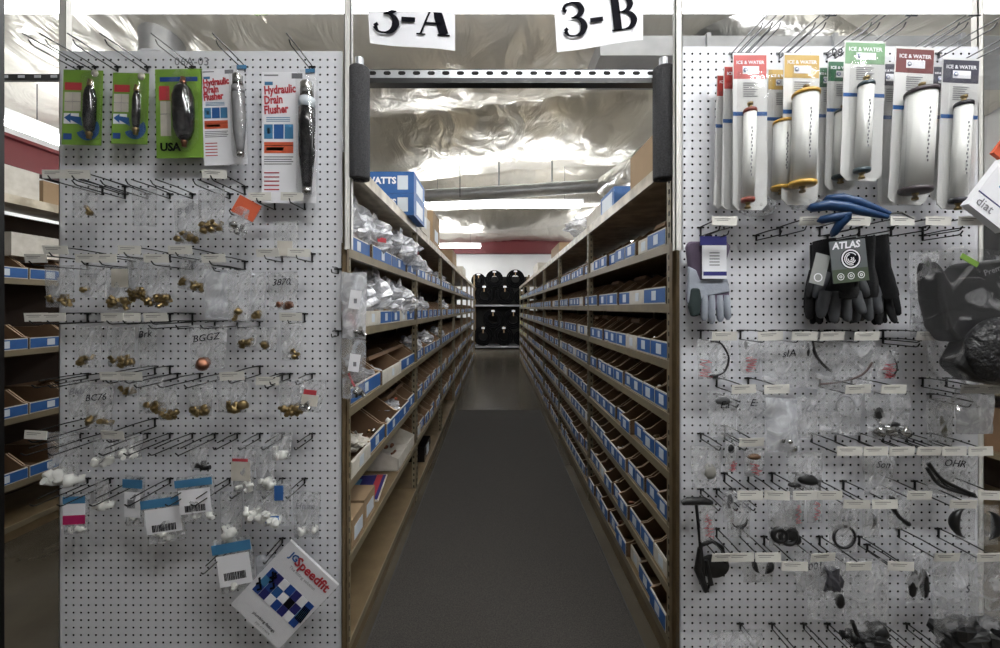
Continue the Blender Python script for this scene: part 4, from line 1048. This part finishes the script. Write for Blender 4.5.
filter_card(943, 58, 980, 210, .11, 'slate', 'black topped filter card in front, with slim white filter', (.019, .30, .99), R(2.5))
for (x0, y0, x1, y1, lab) in ((740, 195, 775, 216, 'crumpled clear wrapper below the red topped cards'), (790, 196, 820, 210, 'crumpled clear wrapper below the gold topped card')):
    Y = YR - .07; a = P(x0, y0, Y); b = P(x1, y1, Y)
    crumple('clear_wrapper', (a.x / 2 + b.x / 2, Y, b.z), b.x - a.x, a.z - b.z, .06, BAG, lab, x0)

# blue handled tool
Y = YR - .16
t = empty('blue_handled_snips', P(850, 212, Y), 'blue handled snips lying over the price tags above black gloves', 'tool')
bh = mat('blue_grip', s(22, 58, 100), .4, bump=(60, .3, .003)); O = P(850, 212, Y)
def rel(px, py, dy=0): return P(px, py, Y + dy) - O
for pts_, rr in (([(808, 209), (811, 208), (828, 205), (846, 207), (866, 212), (888, 217)], [.004, .012, .015, .014, .011, .006]), ([(824, 200), (827, 199), (842, 198), (858, 202), (874, 208), (890, 214)], [.004, .011, .013, .013, .010, .006]),
                ([(818, 221), (821, 220), (836, 217), (850, 214)], [.004, .011, .013, .012]), ([(832, 236), (834, 233), (840, 224), (848, 216)], [.004, .010, .012, .012])):
    MB().tube([rel(q[0], q[1], -.012 * i) for i, q in enumerate(pts_)], [q * 1.0 for q in rr], bh, 12).obj('grip', t)
MB().tube([rel(884, 214, -.03), rel(900, 213, -.03), rel(914, 219, -.03)], [.007, .008, .002], CHROME, 8, flat=.4).obj('blade', t)

# ---------------------------------------------------------------- gloves
def glove(t, base, w_, L, m, m2=None, seed=0, name='glove', spread=.0, lean=0):
    """fingers hanging down; base = cuff top centre (local). One mesh, flattened tapered forms."""
    rn = random.Random(seed); b = Vector(base); mb = MB()
    cuffL = L * .34; palmL = L * .32
    secs = [(0, .44), (cuffL * .5, .42), (cuffL, .40), (cuffL + palmL * .4, .48), (cuffL + palmL * .85, .52), (cuffL + palmL * 1.05, .46)]
    mb.tube([b + Vector((lean * z, 0, -z)) for z, _ in secs], [q * w_ for _, q in secs], m, 16, True, .30)
    for k in range(4):
        fx = (-.36 + .24 * k) * w_; fl = L * (.30, .36, .34, .26)[k]; z0 = cuffL + palmL * .8; s_ = spread * (k - 1.5) + rn.uniform(-.06, .06)
        fwd = -rn.uniform(.0, .25)
        pts = [b + Vector((fx + s_ * fl * u + lean * z0, fwd * fl * u * u, -z0 - fl * u)) for u in (0, .35, .7, .93, 1)]
        mb.tube(pts, [w_ * .135, w_ * .13, w_ * .12, w_ * .09, w_ * .04], m2 or m, 10)
    sg = -1 if seed % 2 else 1
    z0 = cuffL * 1.05; pts = [b + Vector((sg * w_ * (.30 + .32 * u), -.01 * u, -z0 - L * .30 * u)) for u in (0, .4, .75, .95, 1)]
    mb.tube(pts, [w_ * .15, w_ * .14, w_ * .12, w_ * .09, w_ * .04], m2 or m, 10)
    return mb.obj(name, t)
Yg = YR - .06; c = P(709, 240, Yg)
GKN = mat('glove_grey', s(120, 124, 132), .9, bump=(180, .5, .003)); GPU = mat('glove_mauve', s(86, 74, 92), .9, bump=(200, .4, .003)); GDK = mat('glove_dark_green', s(30, 44, 44), .8); GLT = mat('glove_light', s(150, 156, 166), .85, bump=(90, .5, .004))
t = empty('work_gloves', c, 'grey and mauve work gloves with blue header, left side of right pegboard', 'gloves')
def tapered(prof, m, name, parent, y0, th=.02):
    n = len(prof) // 2; vs = []
    N = len(prof)
    vs = [(x, y0, z) for x, z in prof] + [(x, y0 + th, z) for x, z in prof]
    fs = [tuple(range(N)), tuple(range(2 * N - 1, N - 1, -1))] + [(i, N + i, N + (i + 1) % N, (i + 1) % N) for i in range(N)]
    o = MB().add(vs, fs, m, False).obj(name, parent)
    bv = o.modifiers.new('round', 'BEVEL'); bv.width = th * .4; bv.segments = 3
    return o
Kx = lambda px, py: ((px - 709) * Yg / F, (240 - py) * Yg / F)
tapered([Kx(687, 246), Kx(690, 241), Kx(728, 241), Kx(732, 246), Kx(727, 262), Kx(724, 270), Kx(730, 284), Kx(731, 308), Kx(694, 314), Kx(688, 300), Kx(690, 270)], GPU, 'glove_body', t, .0)
tapered([Kx(688, 266), Kx(696, 270), Kx(700, 280), Kx(727, 278), Kx(730, 292), Kx(702, 297), Kx(700, 312), Kx(692, 312), Kx(688, 302)], GLT, 'palm_patch', t, -.004, .012)
tapered([Kx(690, 288), Kx(699, 288), Kx(701, 300), Kx(699, 316), Kx(691, 317), Kx(688, 306)], GDK, 'thumb', t, -.010, .02)
for i, (fx, fy) in enumerate(((705, 321), (712, 324), (720, 322), (727, 320))):
    q0 = Kx(fx, 302); q1 = Kx(fx + (i - 1.5) * .6, fy)
    MB().tube([(q0[0], .006, q0[1] + .02), (q0[0], .004, q0[1]), (q1[0], 0, q1[1] + .01), (q1[0], 0, q1[1])], [.011, .0115, .010, .004], GLT, 10).obj('finger', t)
printed_ = MB(); q = Kx(698, 237); r2 = Kx(724, 246); printed_.b2((q[0], -.014, r2[1]), (r2[0], -.011, q[1]), NAVY)
q = Kx(700, 246); r2 = Kx(724, 279); printed_.b2((q[0], -.014, r2[1]), (r2[0], -.0115, q[1]), PAPER)
q = Kx(701, 272); r2 = Kx(724, 276); printed_.b2((q[0], -.0145, r2[1]), (r2[0], -.014, q[1]), NAVY)
for k in range(5): q = Kx(707, 253 + 3 * k); r2 = Kx(717, 254 + 3 * k); printed_.b2((q[0], -.0145, r2[1]), (r2[0], -.014, q[1]), INKF)
printed_.obj('header_card', t)
# ATLAS gloves
Ya = YR - .11; c = P(850, 238, Ya)
BKN = mat('glove_black', s(24, 24, 26), .9, bump=(200, .5, .003)); GRB = mat('glove_grey_dip', s(74, 76, 80), .7, bump=(60, .4, .003))
for i, (px, py, w_, L, dy, m2, lab) in enumerate(((824, 240, .095, .265, .03, BKN, 'black gloves, leftmost pair of the hanging bunch'), (840, 240, .115, .25, -.02, GRB, 'black gloves with grey fingers, behind the printed glove card'), (860, 238, .105, .26, .0, GRB, 'black gloves with grey fingers, right of the printed glove card'), (876, 236, .085, .28, .03, BKN, 'black gloves, rightmost pair of the hanging bunch'))):
    q = P(px, py, Ya + dy); t = empty('work_gloves', q, lab, 'gloves', 'black gloves hanging in a bunch')
    glove(t, (0, 0, 0), w_, L, BKN, m2, seed=i * 3 + 1, lean=(-.02, 0, .02, .12)[i], spread=.12)
    glove(t, (.012, .028, -.006), w_ * .95, L * .98, BKN, m2, seed=i * 3 + 2, lean=(-.02, 0, .0, .08)[i], spread=.15)
t = empty('glove_card', P(847, 240, Ya - .085), 'grey card reading ATLAS in front of the black gloves', 'card', None, (0, R(-6), 0))
gc = mat('atlas_card', s(92, 96, 98), .5); gcg = mat('atlas_card_green', s(66, 78, 60), .5)
w_, h_ = .098, .115; MB().b2((-w_/2, 0, -h_), (w_/2, .002, .0), gc).b2((-w_/2, -.0005, -h_), (w_/2, 0, -h_ * .68), gcg).obj('card', t)
text('ATLAS', .026, PAPER, t, (-.005, -.001, -.014), bold=.0008, shear=.15)
em = MB()
def ringq(mb, cx, cz, r1, r2, m, y, a0=0, a1=360, n=28):
    vs = []
    for k in range(n + 1):
        an = R(a0 + (a1 - a0) * k / n); vs += [(cx + r1 * math.cos(an), y, cz + r1 * math.sin(an)), (cx + r2 * math.cos(an), y, cz + r2 * math.sin(an))]
    mb.add(vs, [(2 * k, 2 * k + 2, 2 * k + 3, 2 * k + 1) for k in range(n)], m)
ringq(em, 0.004, -.052, .028, .0, INK, -.0008); ringq(em, 0.004, -.052, .026, .022, PAPER, -.0014)
for k in range(4): ringq(em, .004, -.052, .018 - .0045 * k, .0155 - .0045 * k, PAPER, -.0014, 30 + 70 * k, 290 + 50 * k)
for k in range(3): ringq(em, -.028 + .028 * k, -.098, .0095, .0075, PAPER, -.0012); ringq(em, -.028 + .028 * k, -.098, .004, .002, PAPER, -.0012)
em.obj('emblem', t)
t = empty('glove_card', P(823, 254, Ya - .075), 'small grey card at the left of the black gloves', 'card', None, (0, R(14), 0))
MB().b2((-.018, 0, -.085), (.022, .002, .0), mat('small_card', s(140, 142, 140), .5)).obj('card', t); em = MB(); ringq(em, .002, -.066, .012, .009, PAPER, -.0008); em.obj('emblem', t)

# ---------------------------------------------------------------- right bags
def cable(pts, r=.003, m=None, nm='cable'):
    def f(root, w_, h_, t):
        P_ = [Vector((u * w_, -t * .2, -v * h_)) for u, v in pts]; out = []
        Q = [P_[0]] + P_ + [P_[-1]]
        for i in range(len(P_) - 1):
            p0, p1, p2, p3 = Q[i:i + 4]
            for k in range(6):
                u = k / 6; out.append(.5 * ((2 * p1) + (p2 - p0) * u + (2 * p0 - 5 * p1 + 4 * p2 - p3) * u * u + (3 * p1 - p0 - 3 * p2 + p3) * u ** 3))
        out.append(P_[-1]); MB().tube(out, r, m or BLACK, 8).obj(nm, root)
    return f
def ring(u, v, r, th=.004, a0=0, a1=360, m=None, crescent=False):
    def f(root, w_, h_, t):
        pts = [(u * w_ + r * math.cos(R(a)), -t * .2, -v * h_ + r * math.sin(R(a))) for a in [a0 + (a1 - a0) * k / 24 for k in range(25)]]
        rs = [th * (max(.15, math.sin(math.pi * k / 24)) if crescent else 1) for k in range(25)]
        MB().tube(pts, rs, m or BLACK, 8).obj('gasket' if not crescent else 'curved_part', root)
    return f
def blob(u, v, a, b, m=None, nm='black_part', ang=0):
    def f(root, w_, h_, t):
        o = MB().lathe([(.001, -b), (a * .6, -b * .85), (a, -b * .3), (a * .9, b * .4), (a * .5, b * .9), (.001, b)], m or BLACK, 14, None, .45).obj(nm, root, (u * w_, -t * .1, -v * h_), (0, ang, 0))
    return f
def lump(u, v, a, b, sd=0, m=None, nm='black_mass'):
    def f(root, w_, h_, t):
        vs = []; n, r2 = 18, 12
        for j in range(r2 + 1):
            for i in range(n):
                th, ph = math.pi * j / r2, 2 * math.pi * i / n; d = Vector((math.sin(th) * math.cos(ph), math.sin(th) * math.sin(ph), math.cos(th)))
                k = 1 + .55 * noise.noise(d * 1.7 + Vector((sd, 0, 0))) + .3 * noise.noise(d * 4 + Vector((sd, 5, 0)))
                q = Vector((abs(d.x) ** .7 * math.copysign(1, d.x), d.y * .5, abs(d.z) ** .7 * math.copysign(1, d.z))) * k
                vs.append((q.x * a, q.y * a, max(q.z, -.7) * b))
        fs = [(j * n + i, j * n + (i + 1) % n, (j + 1) * n + (i + 1) % n, (j + 1) * n + i) for j in range(r2) for i in range(n)]
        MB().add(vs, fs, m or BLACK).obj(nm, root, (u * w_, -t * .1, -v * h_))
    return f
def multi(*fs):
    def f(*a):
        for q in fs: q(*a)
    return f
def scribble(root, w_, h_, t, m=None, u0=-.35, u1=.3, v0=.5, v1=.95, n=26, r=.0008):
    pts = [(w_ * rnd.uniform(u0, u1), -t * .5 - .002, -h_ * (v0 + (v1 - v0) * k / n)) for k in range(n)]
    MB().tube(pts, r, m or REDI, 4).obj('red_print', root)
BR = lambda *a, **k: bag('R', *a, **k)
NK = dict(kind='none', n=0, m=BAG)
BR(695, 346, 728, 386, 'small bag with a black cable arc and red print, left of right pegboard', **NK, extra=multi(cable([(-.1, .05), (.2, .1), (.42, .45), (.3, .8), (.0, .92)], .003), blob(.0, .92, .014, .006), lambda *a: scribble(*a, u0=-.45, u1=-.05)))
BR(738, 346, 762, 380, 'small bag with dense red print, right of the cable bag', **NK, extra=multi(scribble, blob(-.2, .15, .006, .014, GREY)))
BR(762, 344, 812, 392, 'wide clear bag with handwriting, centre of third tag row', **NK, words='sIA', extra=multi(blob(.42, .2, .005, .02)))
BR(808, 344, 872, 394, 'wide clear bag with a curved dark hose', **NK, extra=multi(cable([(-.42, .0), (-.35, .35), (-.15, .62), (-.05, .5)], .0045), cable([(.45, .45), (.3, .7), (0, .85), (-.3, .9)], .003, mat('brown_rubber', s(70, 52, 48), .5))))
BR(875, 347, 898, 379, 'small bag with red print and wire, under black gloves bunch', **NK, extra=multi(scribble, cable([(.1, .1), (.4, .6), (.2, .9), (-.2, .8)], .002)))
BR(708, 395, 738, 442, 'grey tinted bag with dark writing at top', **NK, words='Ea', extra=blob(0, .2, .024, .012, mat('faded_black', s(80, 80, 82), .8)))
BR(736, 396, 766, 440, 'clear bag marked E right of the grey tinted bag', **NK, words='E:')
BR(765, 398, 802, 452, 'shiny gathered clear bag, fanning out below its tag', kind='steel', n=4, m=BAGM, t=.03)
BR(797, 396, 818, 438, 'flat thin bag right of the shiny gathered bag', **NK, words='/CC', wcol=INKF)
BR(812, 396, 862, 442, 'clear bag with a looped clear tube and print', **NK, extra=ring(.1, .35, .03, .0025, m=GREY))
BR(866, 398, 910, 446, 'bag with dark and silver metal pieces', kind='steel', n=5, sc=1.5, m=BAG, extra=multi(blob(-.2, .5, .014, .022), blob(.1, .7, .02, .008)))
BR(925, 398, 955, 446, 'clear bag with a long brown strainer', **NK, extra=blob(.1, .6, .010, .034, mat('olive_plastic', s(96, 92, 70), .5), 'strainer', R(-12)))
BR(948, 396, 988, 440, 'crumpled clear bag at the right edge, fourth row', kind='none', n=0, m=BAGM)
BR(690, 441, 722, 483, 'grey tinted bag with a small grey box, left edge', **NK, extra=multi(blob(.1, .6, .022, .024, mat('grey_card', s(134, 132, 126), .6), 'small_box')))
BR(724, 441, 738, 472, 'small bag with a black clip and red print', **NK, extra=multi(blob(0, .25, .011, .014), lambda *a: scribble(*a, v0=.6)))
BR(743, 448, 765, 476, 'small bag with a brown coil and red print', **NK, extra=multi(blob(0, .3, .022, .009, mat('brown_coil', s(92, 66, 44), .6)), lambda *a: scribble(*a, v0=.5)))
BR(788, 452, 822, 496, 'bag with a flat black rubber part, centre of fifth row', **NK, extra=multi(blob(.05, .62, .033, .016, ang=R(8)), blob(-.3, .75, .02, .007)))
BR(862, 450, 898, 494, 'clear bag marked Son', **NK, words='Son')
BR(922, 452, 978, 500, 'clear bag of black wires with black handwriting', **NK, words='OHR', extra=multi(cable([(-.4, .3), (-.2, .6), (.1, .8), (.4, .95)], .006), cable([(-.42, .4), (-.25, .7), (.0, .85), (.42, .98)], .005), cable([(-.35, .35), (-.1, .75), (.3, .9)], .004)))
BR(699, 498, 716, 534, 'narrow card bag with red print beside the long black tool', **NK, extra=lambda *a: scribble(*a, v0=.2, v1=.9, u0=-.35, u1=.35))
BR(722, 490, 735, 522, 'narrow bag with a black D-shaped part', **NK, extra=blob(.1, .35, .009, .022))
BR(730, 496, 754, 542, 'bag with a black half ring', **NK, words='RG', wcol=INKF, extra=ring(-.0, .62, .022, .005, 180, 380, crescent=True))
BR(768, 500, 800, 554, 'bag with a clump of black rubber rings', **NK, extra=multi(ring(-.15, .78, .018, .008), blob(.2, .75, .022, .02), blob(.38, .86, .012, .014), ring(.1, .8, .022, .007)))
BR(784, 494, 806, 526, 'narrow bag with faint red print right of the ring clump', **NK, extra=lambda *a: scribble(*a, v0=.3, v1=.9, u0=-.1, u1=.3))
BR(806, 494, 822, 526, 'narrow bag with faint red print, two tags before the ring bag', **NK, extra=lambda *a: scribble(*a, v0=.3, v1=.9, u0=-.2, u1=.25))
BR(830, 498, 862, 550, 'bag with one thin black ring', **NK, words='zw', wcol=INKF, extra=ring(0, .68, .032, .0042))
BR(862, 498, 882, 534, 'bag with a thin black arc', **NK, extra=ring(-.35, .5, .03, .004, -60, 60, crescent=True))
BR(880, 498, 908, 536, 'bag with a short black hose piece', **NK, extra=multi(cable([(-.3, .15), (-.25, .45), (0, .7), (.35, .88)], .007), blob(.38, .88, .007, .007)))
BR(797, 556, 826, 600, 'clear bag marked E001', **NK, words='E001')
BR(806, 556, 846, 622, 'grey clear bag with a black plug, partly behind the big bag', **NK, extra=multi(lump(.15, .4, .026, .04, 2, mat('smoke_part', s(66, 66, 72), .4), 'grey_part'), blob(.38, .72, .014, .022)))
BR(844, 568, 888, 656, 'tall shiny clear bag with black parts at its bottom', kind='black', n=6, sc=2, m=BAG, t=.04, extra=multi(lump(.1, .93, .05, .02, 6), cable([(-.35, .7), (-.1, .95), (.4, .9)], .006)))
BR(904, 566, 930, 616, 'bag with a pair of black oval pads', **NK, extra=multi(blob(-.15, .62, .014, .042, ang=R(6)), blob(.25, .62, .015, .045, ang=R(-4))))
BR(932, 560, 978, 660, 'large clear bag marked S with a black mass, bottom right', kind='none', n=0, m=BAG, t=.05, words='S', extra=lump(.1, .84, .075, .045, 3))
BR(972, 556, 1020, 660, 'large clear bag at the bottom right edge', kind='none', n=0, m=BAG, t=.05, extra=lump(0, .8, .065, .06, 9))
BR(708, 630, 764, 668, 'dull clear bag at the bottom left of right pegboard', kind='none', n=0, m=BAG, t=.03)
for (x0, y0, x1, y1, lab, f) in ((955, 505, 975, 540, 'black crescent in a bag over the right pegboard edge', ring(.2, .5, .045, .012, 110, 250, crescent=True)), (975, 505, 1000, 545, 'black crescent in a bag past the right pegboard edge', ring(-.2, .5, .045, .014, -70, 70, crescent=True)),
                                 (738, 566, 772, 596, 'pair of black crescents in a thin bag, lower left', multi(ring(.2, .35, .034, .008, 150, 240, crescent=True), ring(.0, .35, .036, .010, -60, 20, crescent=True)))):
    BR(x0, y0, x1, y1, lab, kind='none', n=0, m=BAGT, extra=f)

# big black bagged item at right
Yq = YR - .20; c = P(965, 240, Yq)
t = empty('large_bag', c, 'large clear bag of black foam parts covering the right pegboard corner', 'bag')
def LQ(px, py): q = P(px, py, Yq) - c; return q
mb = MB()
def foamshape(pts, th, y0, m, nm):
    N = len(pts); prof = [(LQ(*p).x, LQ(*p).z) for p in pts]
    o = MB().add([(x, y0, z) for x, z in prof] + [(x, y0 + th, z) for x, z in prof], [tuple(range(N)), tuple(range(2 * N - 1, N - 1, -1))] + [(i, N + i, N + (i + 1) % N, (i + 1) % N) for i in range(N)], m).obj(nm, t)
    b_ = o.modifiers.new('round', 'BEVEL'); b_.width = th * .35; b_.segments = 4
    return o
foamshape([(940, 258), (955, 285), (975, 262), (1010, 258), (1040, 260), (1040, 330), (1010, 345), (980, 330), (962, 345), (950, 330), (942, 300)], .07, .0, BLACK, 'black_foam')
foamshape([(962, 340), (985, 322), (1020, 318), (1045, 330), (1045, 384), (1000, 386), (965, 380), (948, 366)], .06, -.02, BLACK, 'black_foam')
crg = mat('ridged_black', s(30, 30, 32), .35, bump=(45, 1, .02))
o = MB().lathe([(.03, -.05), (.065, -.035), (.085, -.01), (.09, .0), (.085, .012), (.05, .03)], crg, 26, Matrix.Rotation(R(90), 4, 'X')).obj('ridged_disc', t, LQ(990, 350) + Vector((0, -.02, 0)))
pillow(.40, .44, .12, BAGC, 77, .5).obj('pouch', t, LQ(1000, 248) + Vector((0, .02, .0)))
MB().box((0, 0, 0), (.05, .002, .014), GREEN, Matrix.Rotation(R(30), 3, 'Y')).obj('green_print', t, LQ(952, 262) + Vector((0, -.04, 0)))
text('Premium', .022, GREY, t, LQ(974, 270) + Vector((0.01, -.045, 0)), (R(90), R(-20), 0), name='print')
t2 = BR(910, 252, 938, 336, 'long clear bag with a narrow black tube left of the large bag', kind='none', n=0, m=BAG, t=.03, snap=True, extra=multi(blob(.1, .5, .018, .11, mat('smoke_black', s(60, 58, 58), .5), 'black_tube')))
# white card at right edge reading diat
Yw = YR - .17; pts = [P(1004, 158, Yw), P(966, 202, Yw), P(1000, 232, Yw), P(1040, 186, Yw)]; c = P(1004, 158, Yw); d = pts[1] - c; ang = math.atan2(-(pts[3] - c).z, (pts[3] - c).x)
t = empty('product_box', c, 'tilted white card box cut by the right photo edge, below the black topped filters', 'box', None, (0, ang, 0))
W_ = (pts[3] - c).length; H_ = (pts[1] - c).length
MB().b2((0, 0, -H_), (W_, .02, 0), PAPER).b2((0, -.0006, -H_ * .72), (W_, 0, -H_ * .70), NAVY).b2((W_ * .3, -.0006, -H_ * .45), (W_ * .7, 0, -H_ * .2), CYAN).obj('carton', t)
text('diat', .036, INKF, t, (W_ * .30, -.0012, -H_ * .85))
MB().box((0, 0, 0), (.05, .01, .05), ORANGE).obj('orange_tab', t, (-.0, .015, .03))

# long black T-handled tool and loops at lower left of right board
Yt = YR - .06; c = P(697, 502, Yt)
t = empty('scraper_tool', c, 'black T-headed tool hanging at the lower left of right pegboard', 'tool')
T = lambda px, py, dy=0: P(px, py, Yt + dy) - c
MB().tube([T(682, 503), T(688, 501), T(705, 501), T(712, 503)], [.007, .012, .012, .007], BLACK, 10).obj('head', t)
MB().tube([T(696, 503), T(699, 530), T(702, 560), T(704, 588)], [.005, .005, .006, .007], BLACK, 8).obj('handle', t)
MB().tube([T(700, 548), T(698, 570), T(706, 590), T(711, 584), T(706, 560)], [.007, .012, .01, .008, .006], BLACK, 8).obj('grip', t)
MB().tube([T(699, 560), T(701, 545), T(712, 541), T(722, 547), T(725, 562)], .0065, BLACK, 8).obj('loop', t)
c = P(719, 574, Yt); mb = MB(); mb.lathe([(.001, -.008), (.045, -.006), (.05, 0), (.045, .006), (.001, .008)], BLACK, 20, Matrix.Rotation(R(90), 4, 'X') @ Matrix.Scale(.75, 4, (0, 1, 0)))
for (x, y) in (): pass
o = mb.obj('black_disc', None, c + Vector((0, .03, .005))); tag(o, 'black round flat part beside the T-headed tool', 'part')

# ---------------------------------------------------------------- far end: rack of hose coils
rk = empty('coil_rack', (0, 12.2, 0), 'grey rack of black hose coils at the far end of the aisle', 'rack')
xa, xb = -.66, 1.05
rm = MB()
Yk = 12.1
for z in (.10, 1.35): MB().b2((xa, -.1, z - .05), (xb, .55, z), GREY).obj('shelf', rk)
for x in (xa, xb - .05):
    MB().b2((x, -.1, 0), (x + .05, -.05, 2.25), OLIVE).obj('upright', rk); MB().b2((x, .5, 0), (x + .05, .55, 2.25), OLIVE).obj('upright', rk)
CW = ['lower left', 'lower right', 'lower right end', 'second left', 'second middle', 'second right', 'third left', 'third middle', 'third right', 'top left', 'top middle', 'top right']
coils = []
HOSE = mat('black_hose', s(10, 10, 11), .9, spec=.1)
for z0, row in ((.10, [(-.36, .30), (.27, .30), (.80, .24)]), (.66, [(-.06, .30), (.56, .30)]), (1.35, [(-.33, .30), (.30, .30), (.82, .24)]), (1.90, [(-.50, .22), (-.02, .27), (.62, .28)])):
    coils += [(x, z0 + (r_ if z0 in (.10, 1.35) else r_ * .85), r_) for x, r_ in row]
names = ['left of bottom row', 'middle of bottom row', 'right of bottom row', 'left of second row up', 'right of second row up', 'left of third row up', 'middle of third row up', 'right of third row up', 'left of top row', 'middle of top row', 'right of top row']
for i, (x, z, r_) in enumerate(coils):
    t = empty('hose_coil', (x, 12.15 + .02 * (i % 2), z), 'black hose coil on the far rack, ' + names[i], 'hose coil', 'hose coils on the far rack')
    mb = MB(); N = 28
    for q in range(3):
        for rr in (.28, .22, .16):
            R_ = r_ - .025 - (.28 - rr) * .9; 
            if R_ < .05: continue
            pts = [(R_ * math.cos(2 * math.pi * k / N), q * .05, R_ * math.sin(2 * math.pi * k / N)) for k in range(N + 1)]
            mb.tube(pts, .029, HOSE, 6, False)
    mb.obj('hose', t)
    MB().b2((-.015, -.035, r_ * .3), (.015, -.03, r_ * .98), KRAFTL).obj('strap', t)
    MB().b2((-.05, -.045, r_ * .72), (.05, -.036, r_ * .9), PAPER).obj('label', t)
MB().b2((xa, .56, .05), (xb, .58, 2.25), STEELD).obj('back_panel', rk)
# items on neighbouring shelves
carton((-2.95, 1.95, 1.86), (-2.62, 2.3, 2.02), CARDW, 'white box on the top shelf left of left pegboard')
carton((-2.95, 2.32, 1.86), (-2.62, 2.75, 1.99), KRAFTL, 'brown box on the top shelf left of left pegboard')
carton((-2.9, 2.2, LV_N[4] + .13), (-2.66, 2.5, LV_N[4] + .26), CARDW, 'white box above the bins left of left pegboard')
for i, z in enumerate((.45, .8, 1.15, 1.5)):
    carton((2.8, 2.0 + .1 * (i % 2), z), (3.1, 2.55, z + .24), (KRAFT, KRAFTL, CARDW, BLACK)[i], 'box on dark shelving past right pegboard, %s box up' % ORD[i + 1])

# ---------------------------------------------------------------- turn lettering into meshes
bpy.context.view_layer.update(); dg = bpy.context.evaluated_depsgraph_get()
for o in [o for o in bpy.data.objects if o.type == 'FONT']:
    me = bpy.data.meshes.new_from_object(o.evaluated_get(dg)); nm = o.name.split('.')[0]
    n_ = bpy.data.objects.new(nm, me); COL.objects.link(n_); n_.parent = o.parent; n_.location = o.location; n_.rotation_euler = o.rotation_euler; n_.scale = o.scale
    bpy.data.objects.remove(o)
